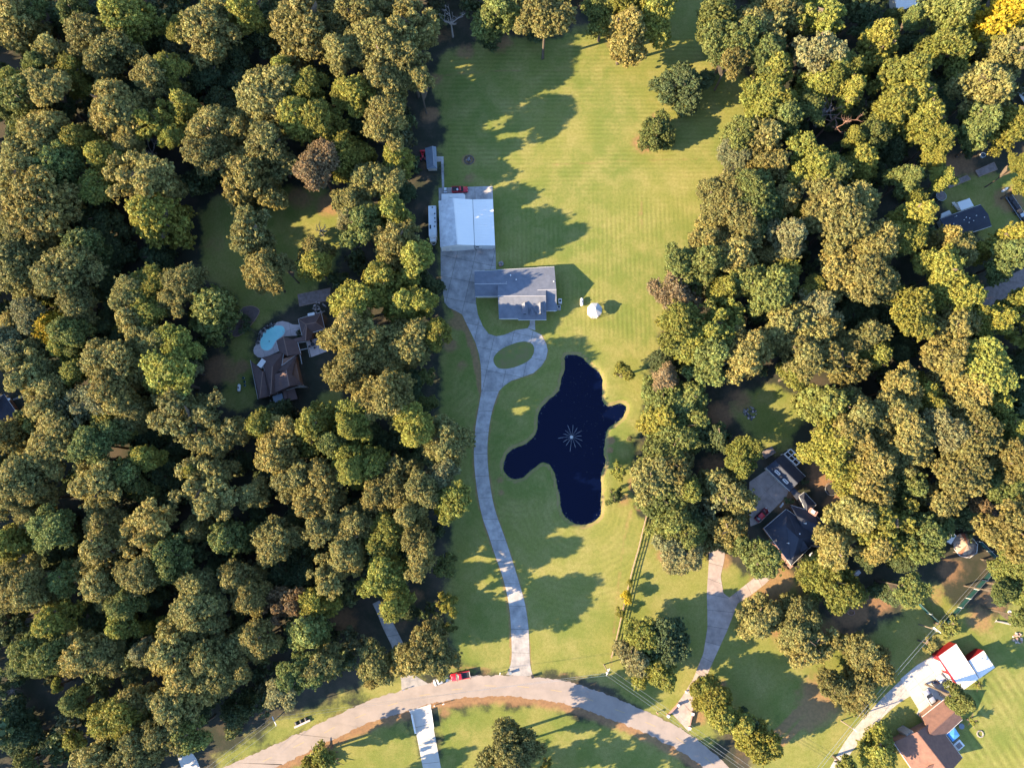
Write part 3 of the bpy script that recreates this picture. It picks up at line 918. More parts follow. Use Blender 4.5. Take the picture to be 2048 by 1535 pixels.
MB(o).add([flat(s1, 0), flat(s2, 0), flat(s2, 3.85), flat(s1, 4.2)], [(0, 1, 2, 3)]).build('bay_wall', M['metal_white'], root)
opening(root, o, s1, s2, 0.12, 1.1, 1.2, 1.4)
opening(root, o, s1, s2, 0.62, 3.2, 3.0, 0.05, 'roller_door', pane=M['trim_white'])
e1, e2 = V3(l2).lerp(V3(l1), 0.02), V3(l3).lerp(V3(l4), 0.02)
MB(o).add([flat(e1, 0), flat(e2, 0), flat(e2, 3.85), flat(e1, 3.85)], [(0, 1, 2, 3), (3, 2, 1, 0)][:1]).build('side_panel', M['metal_white'], root)

# ---- grey-roofed main house
root, o = bld('house', 'grey-roofed ranch house with dormers above a loop drive', 'house', gp(1040, 588))
E, Rz = 2.9, 6.3
roof_gable(root, o, ZH(693, 305, E), ZH(1190, 279, E), ZH(1192, 802, E), ZH(706, 802, E), ZH(695, 573, Rz), ZH(1186, 573, Rz), M['roof_grey'], M['siding'], name='main_roof')
roof_gable(root, o, ZH(455, 321, E - .02), ZH(800, 302, E - .02), ZH(790, 573, E - .02), ZH(462, 576, E - .02), ZH(455, 450, 4.9), ZH(790, 446, 4.9), M['roof_grey'], M['siding'], name='garage_roof')
roof_gable(root, o, ZH(1100, 281, E - .01), ZH(1273, 273, E - .01), ZH(1300, 722, E - .01), ZH(1100, 722, E - .01), ZH(1100, 512, 5.6), ZH(1293, 507, 5.6), M['roof_grey'], M['siding'], name='east_wing_roof')
# porch roof in front
pr = MB(o)
pr.slab([ZH(890, 585, 6.22), ZH(1187, 583, 6.22), ZH(1192, 815, 2.75), ZH(905, 817, 2.75)], 0.14)
pf = pr.build('porch_roof', M['roof_grey'], root)
MB(o).bar(ZH(905, 817, 2.68), ZH(1192, 815, 2.68), 0.15, 0.16).build('gutter', M['trim_white'], pf)
for t in (0.03, 0.28, 0.5, 0.72, 0.97):
    q = V3(ZH(905, 800, 0)).lerp(V3(ZH(1192, 798, 0)), t)
    MB(o).bar(flat(q, 0), flat(q, 2.6), 0.2).build('porch_column', M['trim_white'], root)
for (x, nm) in ((968, 'dormer'), (1128, 'dormer')):
    dm = MB(o)
    A_, B_, C_, D_ = ZH(x - 26, 690, 5.2), ZH(x + 32, 690, 5.2), ZH(x + 32, 755, 5.0), ZH(x - 26, 755, 5.0)
    r1, r2 = ZH(x + 2, 630, 6.2), ZH(x + 4, 752, 6.0)
    dm.slab([ZH(x - 28, 655, 5.15), r1, r2, ZH(x - 28, 757, 5.05)], 0.08)
    dm.slab([ZH(x + 34, 655, 5.15), r1, r2, ZH(x + 34, 757, 5.05)], 0.08)
    do = dm.build(nm, M['roof_grey'], root)
    f1, f2, f3, f4 = ZH(x - 22, 745, 3.4), ZH(x + 26, 745, 3.4), ZH(x + 26, 752, 5.0), ZH(x - 22, 752, 5.0)
    top = V3(f3).lerp(V3(f4), .5) + Vector((0, 0, .8))
    MB(o).add([f1, f2, f3, top, f4], [(0, 1, 2, 3, 4)]).build('dormer_face', M['trim_white'], do)
    w = MB(o)
    cc = (V3(f3) + V3(f4)) / 2
    w.box((cc.x, cc.y - 0.08, 4.75), (0.8, 0.05, 0.9))
    w.build('pane', M['glass'], do)
g = MB(o)
g.slab([ZH(1008, 770, 3.75), ZH(1042, 690, 5.0), ZH(1045, 768, 4.6)], 0.08)
g.slab([ZH(1095, 775, 3.75), ZH(1042, 690, 5.0), ZH(1045, 768, 4.6)], 0.08)
g.build('porch_gable', M['roof_grey'], root)
for (x, y) in ((825, 365), (883, 410), (1265, 430)):
    MB(o).lathe(ZH(x, y, 4.2), [(0.12, -1.2), (0.12, 0.5), (0.2, 0.55), (0.2, 0.65)], 8).build('roof_vent', M['trim_white'], root)
MB(o).bar(ZH(715, 440, 4.96), ZH(757, 458, 4.7), 0.2, 0.06).bar(ZH(757, 458, 4.7), ZH(756, 525, 4.3), 0.2, 0.06).bar(ZH(757, 458, 4.7), ZH(787, 426, 4.75), 0.2, 0.06).build('hip_line', M['ridge_light'], root)
s1, s2 = ZH(720, 795, 0), ZH(895, 795, 0)
for t in (0.25, 0.7): opening(root, o, s1, s2, t, 1.3, 1.3, 0.9)
s1, s2 = ZH(910, 772, 0), ZH(1185, 772, 0)
for t in (0.15, 0.85): opening(root, o, s1, s2, t, 1.3, 1.3, 0.9)
opening(root, o, s1, s2, 0.48, 1.1, 2.1, 0.1, 'door', pane=M['wood'])

# ---- small blue-grey shed
ZS = conv(830, 270, 6.823)
root, o = bld('shed', 'small blue-grey gabled shed at the end of a concrete path', 'shed', gp(863, 316))
roof_gable(root, o, ZS(135, 180, 2.5), ZS(162, 462, 2.5), ZS(302, 455, 2.5), ZS(288, 160, 2.5), ZS(238, 150, 3.7), ZS(258, 415, 3.5), M['roof_blue'], M['siding'], gutter=False)
MB(o).slab([ZS(160, 462, 2.52), ZS(302, 455, 2.52), ZS(258, 412, 3.52)], 0.1).build('hip_end', M['roof_blue'], root)
opening(root, o, ZS(175, 440)[:2], ZS(290, 435)[:2], 0.5, 1.0, 1.9, 0.05, 'door', pane=M['wood'])

# ---- pool house
root, o = bld('pool_house', 'sprawling brown-shingled brick house beside the turquoise pool', 'house', gp(570, 735))
RB, BR = M['roof_brown'], M['brick']
E = 3.0
roof_gable(root, o, Z4(805, 400, E), Z4(1075, 320, E), Z4(1118, 515, E), Z4(850, 595, E), Z4(897, 463, 5.2), Z4(1012, 440, 5.2), RB, BR, hip=True, ridgem=M['ridge_brown'], name='north_roof')
roof_gable(root, o, Z4(842, 520, E - .02), Z4(860, 650, E - .02), Z4(962, 622, E - .02), Z4(990, 500, E - .02), Z4(905, 470, 4.9), Z4(893, 655, 4.7), RB, BR, ridge=True, ridgem=M['ridge_brown'], name='link_roof', gutter=False)
roof_gable(root, o, Z4(545, 655, E - .04), Z4(578, 782, E - .04), Z4(835, 810, E - .04), Z4(792, 655, E - .04), Z4(630, 606, 4.8), Z4(682, 835, 4.8), RB, BR, ridgem=M['ridge_brown'], name='middle_roof')
MB(o).slab([Z4(730, 640, 3.4), Z4(885, 600, 3.4), Z4(895, 655, 3.2), Z4(775, 672, 3.2)], 0.12).build('walkway_roof', RB, root)
roof_gable(root, o, Z4(545, 1000, E), Z4(790, 818, E), Z4(868, 1175, E), Z4(640, 1245, E), Z4(664, 1003, 6.6), Z4(700, 1190, 6.6), RB, BR, ridgem=M['ridge_brown'], name='main_roof', ridge=True, walls=False)
MB(o).slab([Z4(520, 1030, E + .01), Z4(788, 818, E + .01), Z4(664, 1003, 6.6)], 0.14).build('north_slope', RB, root)
MB(o).slab([Z4(664, 1003, 6.58), Z4(700, 1190, 6.58), Z4(640, 1245, 4.2), Z4(480, 1292, 3.4), Z4(512, 1062, 4.6)], 0.14).build('middle_slope', RB, root)
roof_gable(root, o, Z4(375, 855, E + .02), Z4(462, 1300, E + .02), Z4(560, 1285, E + .02), Z4(635, 783, E + .02), Z4(500, 962, 5.8), Z4(482, 1290, 5.2), RB, BR, hip=False, ridgem=M['ridge_brown'], name='west_roof')
MB(o).slab([Z4(375, 855, E + .03), Z4(635, 783, E + .03), Z4(500, 962, 5.8)], 0.14).build('west_hip_end', RB, root)
roof_gable(root, o, Z4(240, 885, E - .03), Z4(332, 1345, E - .03), Z4(466, 1308, E - .03), Z4(438, 1012, E - .03), Z4(386, 1022, 4.7), Z4(352, 1335, 4.7), RB, BR, ridgem=M['ridge_brown'], name='garage_roof')
MB(o).prism([Z4(*p)[:2] for p in [(470, 950), (800, 850), (860, 1150), (880, 1195), (720, 1215), (480, 1290)]], -0.05, 2.95).build('main_wall', BR, root)
# south gable end with its windows
ga, gb, gt = Z4(690, 1200, 2.9), Z4(905, 1190, 2.9), Z4(800, 1175, 5.0)
MB(o).add([flat(ga, -0.05), flat(gb, -0.05), ga, gb, gt, ], [(0, 1, 3, 4, 2)]).build('gable_wall', M['siding'], root)
for t in (0.3, 0.45, 0.65, 0.8): opening(root, o, ga, gb, t, 0.8, 0.8, 1.6, frame=M['trim_white'])
MB(o).slab([Z4(500, 1312, 2.6), Z4(612, 1275, 2.6), Z4(640, 1372, 2.4), Z4(520, 1390, 2.4)], 0.1).build('porch_awning', M['roof_blue'], root)
for x in (505, 635):
    q = Z4(x, 1375, 0); MB(o).bar(flat(q, 0), flat(q, 2.3), 0.12).build('awning_post', M['trim_white'], root)
MB(o).slab([Z4(620, 1235, 3.3), Z4(655, 1215, 3.3), Z4(680, 1335, 2.9), Z4(640, 1350, 2.9)], 0.12).build('entry_roof', RB, root)
MB(o).slab([Z4(655, 1225, 2.8), Z4(760, 1215, 2.8), Z4(800, 1340, 2.6), Z4(690, 1365, 2.6)], 0.12).build('side_roof', RB, root)
# court pergola beams
k = MB(o)
for a_, b2 in (((800, 680), (905, 665)), ((800, 680), (850, 930)), ((810, 770), (925, 745)), ((905, 665), (945, 850))):
    MB(o).bar(Z4(*a_, 2.6), Z4(*b2, 2.6), 0.25, 0.2).build('court_beam', M['beam_grey'], root)
acb = MB(o).box(Z4(378, 925, 3.6), (1.5, 2.4, 1.0), R(-35)).build('roof_air_unit', M['trim_white'], root)
MB(o).box(Z4(960, 345, 3.5), (2.0, 0.8, 0.5), R(12)).build('roof_air_unit', M['trim_white'], root)

# ---- dark-roofed house with detached garage
root, o = bld('garage', 'detached dark-roofed garage with two white-framed dormers and a pergola', 'garage', Z6(750, 470))
E = 3.0
RN = M['roof_navy']
roof_gable(root, o, Z6(555, 420, E), Z6(790, 650, E), Z6(945, 508, E), Z6(725, 285, E), Z6(640, 350, 5.8), Z6(868, 575, 5.8), RN, M['siding'], ridgem=M['roof_navy'])
for (x, y) in ((660, 472), (740, 558)):
    k = MB(o)
    for a_, b2 in (((-20, -18), (22, 20)), ((-20, -18), (-8, -30)), ((22, 20), (34, 8)), ((-8, -30), (34, 8))):
        k.bar(Z6(x + a_[0], y + a_[1], 4.75), Z6(x + b2[0], y + b2[1], 4.75), 0.22, 0.35)
    dm = k.build('skylight_frame', M['trim_white'], root)
    MB(o).slab([Z6(x - 18, y - 16, 4.8), Z6(x + 20, y + 18, 4.8), Z6(x + 30, y + 8, 4.8), Z6(x - 8, y - 26, 4.8)], 0.3).build('pane', M['glass'], dm)
for t in (0.25, 0.7):
    opening(root, o, V3(Z6(570, 425))[:2], V3(Z6(790, 640))[:2], t, 2.6, 2.2, 0.05, 'garage_door', pane=M['white'], flip=-1)
# pergola frame beside it
root, o = bld('pergola', 'open white timber pergola frame on the garage gable end', 'pergola', Z6(825, 315))
cs = [Z6(735, 285, 2.7), Z6(800, 236, 2.7), Z6(915, 342, 2.7), Z6(855, 396, 2.7)]
k = MB(o)
for i in range(4): MB(o).bar(cs[i], cs[(i + 1) % 4], 0.24, 0.24).build('beam', M['trim_white'], root)
for t in (0.33, 0.66):
    MB(o).bar(V3(cs[0]).lerp(V3(cs[3]), t), V3(cs[1]).lerp(V3(cs[2]), t), 0.2, 0.2).build('rafter', M['trim_white'], root)
MB(o).bar(V3(cs[0]).lerp(V3(cs[1]), .5), V3(cs[3]).lerp(V3(cs[2]), .5), 0.16, 0.16).build('rafter', M['trim_white'], root)
for p in cs: MB(o).bar(flat(p, 0), flat(p, 2.6), 0.22).build('post', M['trim_white'], root)
MB(o).prism([p[:2] for p in cs], 0, 0.2).build('deck', M['dark_metal'], root)

root, o = bld('house', 'rambling hip-roofed house with near-black blue shingles among the trees', 'house', Z6(860, 1040))
E = 3.0
roof_gable(root, o, Z6(535, 1020, E), Z6(755, 830, E), Z6(1120, 1080, E), Z6(805, 1385, E), Z6(760, 1010, 7.0), Z6(880, 1120, 7.0), RN, BR, hip=True, ridgem=RN, name='main_roof')
roof_gable(root, o, Z6(880, 700, E - .02), Z6(935, 662, E - .02), Z6(1052, 785, E - .02), Z6(960, 870, E - .02), Z6(930, 735, 4.8), Z6(960, 790, 4.8), RN, BR, hip=True, ridgem=RN, name='north_roof')
roof_gable(root, o, Z6(800, 790, E - .03), Z6(1000, 850, E - .03), Z6(1165, 1000, E - .03), Z6(980, 1130, E - .03), Z6(860, 900, 5.6), Z6(1090, 1000, 5.0), RN, BR, hip=True, ridgem=RN, name='east_roof', gutter=True)
MB(o).slab([Z6(790, 650, 2.9), Z6(830, 618, 2.9), Z6(920, 700, 2.9), Z6(860, 738, 2.9)], 0.14).build('breezeway_roof', RN, root)
k = MB(o)
k.slab([Z6(875, 1195, 4.7), Z6(925, 1140, 6.0), Z6(975, 1215, 4.7)], 0.1)
k.slab([Z6(875, 1195, 4.7), Z6(905, 1255, 4.2), Z6(975, 1215, 4.7)], 0.1)
k.build('dormer', RN, root)
MB(o).box(Z6(1012, 858, 3.5), (2.2, 1.4, 1.8), R(-35)).build('chimney', M['brick_pink'], root)
MB(o).box(Z6(1022, 855, 4.5), (1.0, 0.9, 0.3), R(-35)).build('chimney_cap', M['trim_white'], root)
k = MB(o)
for i in range(8):
    p = V3(Z6(620, 1140)).lerp(V3(Z6(800, 1380)), i / 7)
    MB(o).box((p.x - 0.4, p.y - 0.2, 0.5), (1.0, 1.0, 1.0), i).build('brick_planter', M['brick_pink'], root)
for (x, y) in ((745, 1010), (755, 1050), (880, 1072), (770, 1165), (940, 970)):
    MB(o).lathe(Z6(x, y, 5.6), [(0.13, -1.0), (0.13, 0.6), (0.2, 0.65)], 8).build('roof_vent', M['trim_white'], root)

# ---- red barn with white roof
Z7 = conv(1760, 1240, 5.205)
root, o = bld('red_barn', 'red metal barn with an L-shaped bright white roof', 'barn', Z7(850, 480))
hi, lo_ = 4.7, 3.9
r1, r2, r3, r4 = Z7(600, 375, 3.0), Z7(790, 240, 3.0), Z7(1030, 605, 4.3), Z7(850, 735, 4.3)
MB(o).slab([r1, r2, r3, r4], 0.12).build('roof', M['metal_white'], root)
q1, q2, q3, q4 = Z7(918, 418, 3.1), Z7(1076, 310, 3.1), Z7(1196, 490, 3.9), Z7(1036, 603, 3.9)
MB(o).slab([q1, q2, q3, q4], 0.12).build('side_roof', M['metal_white'], root)
k = MB(o)
for i in range(1, 14):
    k.bar(V3(r1).lerp(V3(r4), i / 14) + Vector((0, 0, .02)), V3(r2).lerp(V3(r3), i / 14) + Vector((0, 0, .02)), .06, .05)
for i in range(1, 7):
    k.bar(V3(q1).lerp(V3(q4), i / 7) + Vector((0, 0, .02)), V3(q2).lerp(V3(q3), i / 7) + Vector((0, 0, .02)), .06, .05)
k.build('roof_seam', M['metal_white'], root)
cR = (V3(r1) + V3(r3)) / 2
cQ = (V3(q1) + V3(q3)) / 2
def shedwall(ps, cen, kk, drop):
    q = [V3(p).lerp(cen, kk) for p in ps]
    vs = [flat(p, -0.05) for p in q] + [flat(p, ps[i].z - drop) for i, p in enumerate(q)]
    return MB(o).add(vs, [(0, 1, 5, 4), (1, 2, 6, 5), (2, 3, 7, 6), (3, 0, 4, 7)])
shedwall([r1, r2, r3, r4], cR, 0.012, 0.14).build('wall', M['red_metal'], root)
shedwall([q1, q2, q3, q4], cQ, 0.012, 0.14).build('side_wall', M['red_metal'], root)
MB(o).bar(r1, r2, 0.16, 0.16).bar(r1, r4, 0.16, 0.16).bar(q1, q2, 0.14, 0.14).build('red_trim', M['red_metal'], root)
for t in (0.3, 0.7): opening(root, o, flat(r1, 0), flat(r4, 0), t, 2.8, 2.4, 0.05, 'roller_door', pane=M['white'], flip=1)

# ---- tan-roofed house
root, o = bld('house', 'tan-shingled house with crossing gables at the bottom right corner', 'house', Z7(520, 1300))
RT = M['roof_tan']
E = 3.0
roof_gable(root, o, Z7(140, 1266, E), Z7(360, 1590, E), Z7(860, 1430, E), Z7(575, 1040, E), Z7(385, 1160, 6.3), Z7(720, 1590, 6.3), RT, BR, name='main_roof', ridgem=RT)
roof_gable(root, o, Z7(440, 1005, E), Z7(665, 825, E), Z7(858, 1030, E), Z7(640, 1230, E), Z7(520, 1180, 5.6), Z7(800, 930, 5.6), RT, BR, name='wing_roof', ridgem=M['roof_tan'])
MB(o).box(Z7(268, 1160, 2.2), (2.0, 1.4, 5.2), R(30)).build('chimney', M['stone'], root)
k = MB(o)
k.slab([Z7(470, 1535, 5.4), Z7(570, 1490, 5.6), Z7(520, 1560, 5.0)], 0.1)
k.build('dormer', RT, root)

# ---- navy-roofed house near the right edge
ZR = conv(1848, 290, 7.675)
root, o = bld('house', 'low navy-roofed house with a white patio roof near the right edge', 'house', ZR(640, 1180))
roof_gable(root, o, ZR(240, 1135, 2.8), ZR(870, 915, 2.8), ZR(1040, 1242, 2.8), ZR(420, 1440, 2.8), ZR(335, 1285, 4.4), ZR(985, 1062, 4.4), RN, M['siding'], ridgem=RN)
for (x, y) in ((640, 1115), (690, 1130), (605, 1155), (750, 1168), (680, 1195), (545, 1245), (445, 1215), (490, 1095), (915, 1115), (795, 1088)):
    MB(o).lathe(ZR(x, y, 3.9), [(0.1, -0.6), (0.1, 0.35), (0.16, 0.4)], 6).build('roof_vent', M['trim_white'], root)
pt = [ZR(510, 880, 2.5), ZR(700, 815, 2.5), ZR(766, 935, 2.6), ZR(570, 1005, 2.6)]
MB(o).slab(pt, 0.12).build('patio_roof', M['white'], root)
for p in pt[:2]: MB(o).bar(flat(p, 0), flat(p, 2.4), 0.14).build('patio_post', M['trim_white'], root)
MB(o).slab([ZR(270, 1050, 0.5), ZR(390, 1000, 0.5), ZR(425, 1055, 0.5), ZR(262, 1118, 0.5)], 0.45).build('deck', M['trim_white'], root)
for i in range(6):
    t = i / 6
    a_, b2 = V3(ZR(430, 895)).lerp(V3(ZR(515, 1030)), t), V3(ZR(475, 890)).lerp(V3(ZR(568, 1008)), t)
    MB(o).bar(flat(a_, 0.1 + t * .5), flat(b2, 0.1 + t * .5), 0.55, 0.14).build('step', M['metal_white'], root)
MB(o).slab([ZR(580, 1430, 2.0), ZR(640, 1395, 2.0), ZR(735, 1415, 2.0), ZR(640, 1470, 2.0)], 0.1).build('entry_awning', M['trim_white'], root)

# ---- dark roof at the left edge
ZL = conv(0, 760, 10.967)
root, o = bld('house', 'dark navy hip-roofed house cut off by the left edge', 'house', gp(-15, 850))
roof_gable(root, o, gp(8, 788, 3.0), gp(62, 868, 3.0), gp(-40, 940, 3.0), gp(-95, 850, 3.0), gp(-28, 838, 6.0), gp(-8, 872, 6.0), RN, BR, hip=True, ridgem=RN)
MB(o).box(ZL(205, 415, 3.9), (0.7, 0.5, 0.4)).build('roof_vent', M['trim_white'], root)
tag(MB().prism([ZL(*p)[:2] for p in [(270, 420), (430, 345), (620, 340), (620, 375), (480, 390), (300, 440)]], -0.1, 0.05).build('garden_path', M['concrete']), kind='structure')
root, o = bld('small_roof', 'small grey lean-to roof under leaves beside the left-edge house', 'shed', ZL(940, 820))
MB(o).slab([ZL(880, 800, 2.6), ZL(985, 745, 2.6), ZL(965, 870, 2.3), ZL(890, 890, 2.3)], 0.1).build('roof', M['roof_grey'], root)
for (x, y) in ((890, 810), (975, 760), (960, 860), (895, 880)): MB(o).bar(ZL(x, y, 0), ZL(x, y, 2.3), 0.12).build('post', M['wood'], root)

# ---- buildings at the top right
ZT = conv(1748, 0, 6.397)
root, o = bld('metal_building', 'white-roofed building cut off by the top edge', 'building', gp(1812, -8))
roof_gable(root, o, ZT(240, -120, 3.4), ZT(285, 108, 3.4), ZT(375, 130, 3.4), ZT(330, -150, 3.4), ZT(262, -60, 3.6), ZT(325, 118, 3.6), M['metal_white'], M['siding'], gutter=False, ridge=False, name='low_roof')
MB(o).slab([ZT(250, -140, 4.0), ZT(590, -160, 3.6), ZT(592, 42, 3.6), ZT(372, 128, 4.0), ZT(285, 105, 4.0)], 0.14).build('roof', M['metal_white'], root)
MB(o).prism([V3(p)[:2] for p in (ZT(262, -130), ZT(580, -150), ZT(580, 70), ZT(378, 150), ZT(300, 120))], -0.05, 3.5).build('wall', M['siding'], root)
root, o = bld('carport', 'pale flat carport roof cut off by the right edge', 'carport', gp(2060, 190))
MB(o).slab([ZT(1805, 1125, 2.6), ZT(1960, 1080, 2.6), ZT(2080, 1330, 2.6), ZT(1925, 1310, 2.6)], 0.12).build('roof', M['metal_white'], root)
MB(o).bar(ZT(1805, 1125, 2.62), ZT(1925, 1310, 2.62), 0.3, 0.1).build('gutter', M['trim_white'], root)
for (x, y) in ((1815, 1130), (1960, 1095), (2070, 1320), (1930, 1300)): MB(o).bar(ZT(x, y, 0), ZT(x, y, 2.5), 0.14).build('post', M['trim_white'], root)
root, o = bld('blue_tarp_shelter', 'bright blue tarp shelter at the top right edge', 'shelter', gp(2048, 18))
MB(o).slab([gp(2036, 8, 2.6), gp(2064, 0, 2.6), gp(2068, 30, 2.0), gp(2040, 38, 2.0)], 0.06).build('tarp', M['tarp_blue'], root)
for (u, v) in ((2037, 10), (2063, 2), (2066, 30), (2041, 36)): MB(o).bar(gp(u, v, 0), gp(u, v, 2.0), 0.08).build('pole', M['steel'], root)

# ================================================================== TREES
def leaf_cloud(centers, radii, tints, per, leaf, rng, flat=0.75):
    """Leaf quads on the surface of many small puffs. Returns verts (n*4,3) and tints (n*4,4)."""
    n = len(centers)
    c = np.repeat(centers, per, 0)
    r = np.repeat(radii, per)
    t = np.repeat(tints, per, 0)
    d = rng.normal(size=(n * per, 3))
    d[:, 2] += 0.35
    d /= np.linalg.norm(d, axis=1)[:, None]
    rr = r * rng.uniform(0.72, 1.08, n * per)
    pos = c + d * rr[:, None] * np.array([1, 1, flat])
    nrm = d + rng.normal(size=d.shape) * 0.42
    nrm /= np.linalg.norm(nrm, axis=1)[:, None]
    a = np.cross(nrm, rng.normal(size=d.shape))
    a /= np.linalg.norm(a, axis=1)[:, None]
    b = np.cross(nrm, a)
    s = leaf * rng.uniform(0.7, 1.35, n * per)[:, None]
    v = np.stack([pos - a * s, pos - b * s * 0.72, pos + a * s, pos + b * s * 0.72], 1).reshape(-1, 3)
    t = t * rng.uniform(0.88, 1.12, (n * per, 1))
    return v, np.repeat(t, 4, 0)

def mesh_quads(name, v, t, m):
    me = bpy.data.meshes.new(name)
    nq = len(v) // 4
    me.vertices.add(len(v)); me.loops.add(len(v)); me.polygons.add(nq)
    me.vertices.foreach_set('co', v.astype(np.float32).ravel())
    me.loops.foreach_set('vertex_index', np.arange(len(v), dtype=np.int32))
    me.polygons.foreach_set('loop_start', np.arange(0, len(v), 4, dtype=np.int32))
    a = me.color_attributes.new('tint', 'FLOAT_COLOR', 'POINT')
    arr = np.ones((len(v), 4), np.float32); arr[:, :3] = t
    a.data.foreach_set('color', arr.ravel())
    me.update(calc_edges=True)
    me.materials.append(m)
    return me

def crown_points(rng, Rr, Hc, lobes, puff_r, dens, style):
    """Puff centres of one crown of radius Rr and depth Hc standing on z = 0."""
    L = []
    el = rng.uniform(0.82, 1.15); sk = rng.uniform(-0.25, 0.25, 2)
    out = rng.uniform(0.66, 1.22, 9)                       # uneven outline by direction
    for k in range(lobes):
        a = 2.399 * k + rng.uniform(-.7, .7)
        o_ = out[int((a % 6.283) / 6.284 * 9)]
        if style == 'oak':
            f = math.sqrt((k + 0.5) / lobes)
            x, y = math.cos(a) * f * Rr * 0.80 * o_, math.sin(a) * f * Rr * 0.80 * o_
            z = Hc * (0.26 + 0.46 * (1 - f ** 2) + rng.uniform(-.16, .2))
            rl = Rr * rng.uniform(0.15, 0.36)
        elif style == 'tall':
            h = (k + 0.5) / lobes
            f = (1 - h) ** 0.5 * rng.uniform(0.45, 1.0)
            x, y = math.cos(a) * f * Rr * 0.8 * o_, math.sin(a) * f * Rr * 0.8 * o_
            z = Hc * (0.10 + 0.78 * h)
            rl = Rr * rng.uniform(0.17, 0.34)
        else:  # ragged
            f = rng.uniform(0.1, 1.0)
            x, y = math.cos(a) * f * Rr * 0.85 * o_, math.sin(a) * f * Rr * 0.85 * o_
            z = Hc * rng.uniform(0.15, 0.9) * (1 - 0.3 * f)
            rl = Rr * rng.uniform(0.12, 0.30)
        L.append((x * el + sk[0] * z * 0.5, y / el + sk[1] * z * 0.5, z, rl))
    L = np.array(L)
    pts, rad, tin = [], [], []
    P = np.zeros((0, 3))
    for x, y, z, rl in L:
        n = int(dens * rl * rl / (puff_r * puff_r)) + 3
        lt = rng.uniform(0.88, 1.12)
        for _ in range(n):
            d = rng.normal(size=3)
            d[2] = d[2] * 0.9 + 0.25
            d /= np.linalg.norm(d)
            q = np.array([x, y, z]) + d * rl * np.array([1, 1, 0.8]) * rng.uniform(0.80, 1.12)
            dd = np.linalg.norm((q - L[:, :3]) / np.array([1, 1, 0.8]), axis=1) / L[:, 3]
            if (dd < 0.6).any(): continue
            pr = puff_r * rng.uniform(0.6, 1.3)
            if len(P) and (np.linalg.norm(P - q, axis=1) < pr * 1.0).any(): continue
            P = np.vstack([P, q])
            if rng.random() < 0.22:                       # loose sprigs that break the outline
                pts.append(q + d * pr * rng.uniform(0.9, 1.7)); rad.append(pr * 0.45)
                tin.append((1.05, 1.05, 0.95))
            pts.append(q); rad.append(pr)
            w = rng.uniform(0.64, 1.36) * lt
            hue = rng.uniform(-0.12, 0.12)
            tin.append((w * (1 + hue), w, w * (1 - hue * 0.5)))
    lobes_n = len(pts)
    cz = L[:, 2].mean()
    for _ in range(int(lobes_n * 0.55)):
        q0 = pts[int(rng.integers(lobes_n))]; q1 = pts[int(rng.integers(lobes_n))]
        if np.linalg.norm(q0 - q1) > Rr * 0.9 or np.linalg.norm(q0 - q1) < puff_r * 1.5: continue
        q = q0 + (q1 - q0) * rng.uniform(0.3, 0.7) + rng.normal(size=3) * puff_r * 0.6
        pr = puff_r * rng.uniform(0.55, 1.1)
        if (np.linalg.norm(P - q, axis=1) < pr * 0.9).any(): continue
        P = np.vstack([P, q])
        pts.append(q); rad.append(pr)
        w = rng.uniform(0.66, 1.3)
        tin.append((w, w, w))
    return np.array(pts), np.array(rad), np.array(tin)

CROWN = {}
def make_crowns():
    spec = [('oak', 'oak', 5.6, 8.0, 24, 0.46, 13, 30, 0.155, 6), ('tall', 'tall', 4.6, 10.0, 22, 0.44, 13, 30, 0.15, 4),
            ('ragged', 'ragged', 5.4, 8.5, 28, 0.45, 13, 30, 0.15, 6), ('small', 'oak', 2.6, 4.2, 12, 0.32, 13, 26, 0.12, 3), ('bush', 'ragged', 1.5, 1.9, 9, 0.28, 13, 22, 0.11, 2)]
    for key, style, Rr, Hc, lobes, pr, dens, per, leaf, nvar in spec:
        CROWN[key] = []
        for i in range(nvar):
            rng = np.random.default_rng(100 + len(key) * 17 + i * 31 + int(Rr * 10))
            c, r, t = crown_points(rng, Rr, Hc, lobes, pr, dens, style)
            v, tt = leaf_cloud(c, r, t, per, leaf, rng)
            v[:, 2] -= v[:, 2].min()
            CROWN[key].append((mesh_quads('crown', v, tt, M['leaf']), Rr, float(v[:, 2].max())))
make_crowns()

def trunk_mesh(seed, spread):
    """Unit-high trunk with limbs reaching into the crown; scaled per tree."""
    rng = random.Random(seed)
    mb = MB()
    mb.tube([(0, 0, 0), (0.04, 0.02, 0.35), (-0.03, 0.03, 0.7), (0.02, 0, 0.93)], [0.36, 0.27, 0.19, 0.05], 7)
    for k in range(6):
        a = k * 1.05 + rng.uniform(-.3, .3)
        z = 0.45 + 0.07 * k
        ln = spread * rng.uniform(0.55, 0.85) * (1 - 0.07 * k)
        mb.tube([(0, 0, z), (math.cos(a) * ln * .5, math.sin(a) * ln * .5, z + 0.09), (math.cos(a) * ln, math.sin(a) * ln, z + 0.2)], [0.13, 0.09, 0.03], 5)
    me = mb.mesh('trunk')
    me.materials.append(M['bark'])
    return me
TRUNKS = [trunk_mesh(i, 3.6) for i in range(4)]

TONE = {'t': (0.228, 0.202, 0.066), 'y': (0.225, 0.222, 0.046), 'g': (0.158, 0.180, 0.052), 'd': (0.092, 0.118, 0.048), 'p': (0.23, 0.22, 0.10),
        'b': (0.25, 0.18, 0.095), 'Y': (0.40, 0.30, 0.025)}
WORD = {'t': 'olive-tan', 'y': 'yellow-green', 'g': 'mid green', 'd': 'dark green', 'p': 'pale grey-green', 'b': 'rusty brown', 'Y': 'golden yellow'}
KIND = {'t': 'broadleaf_tree', 'p': 'broadleaf_tree', 'b': 'broadleaf_tree', 'Y': 'broadleaf_tree', 'd': 'broadleaf_tree', 'y': 'round_crowned_tree', 'g': 'round_crowned_tree'}

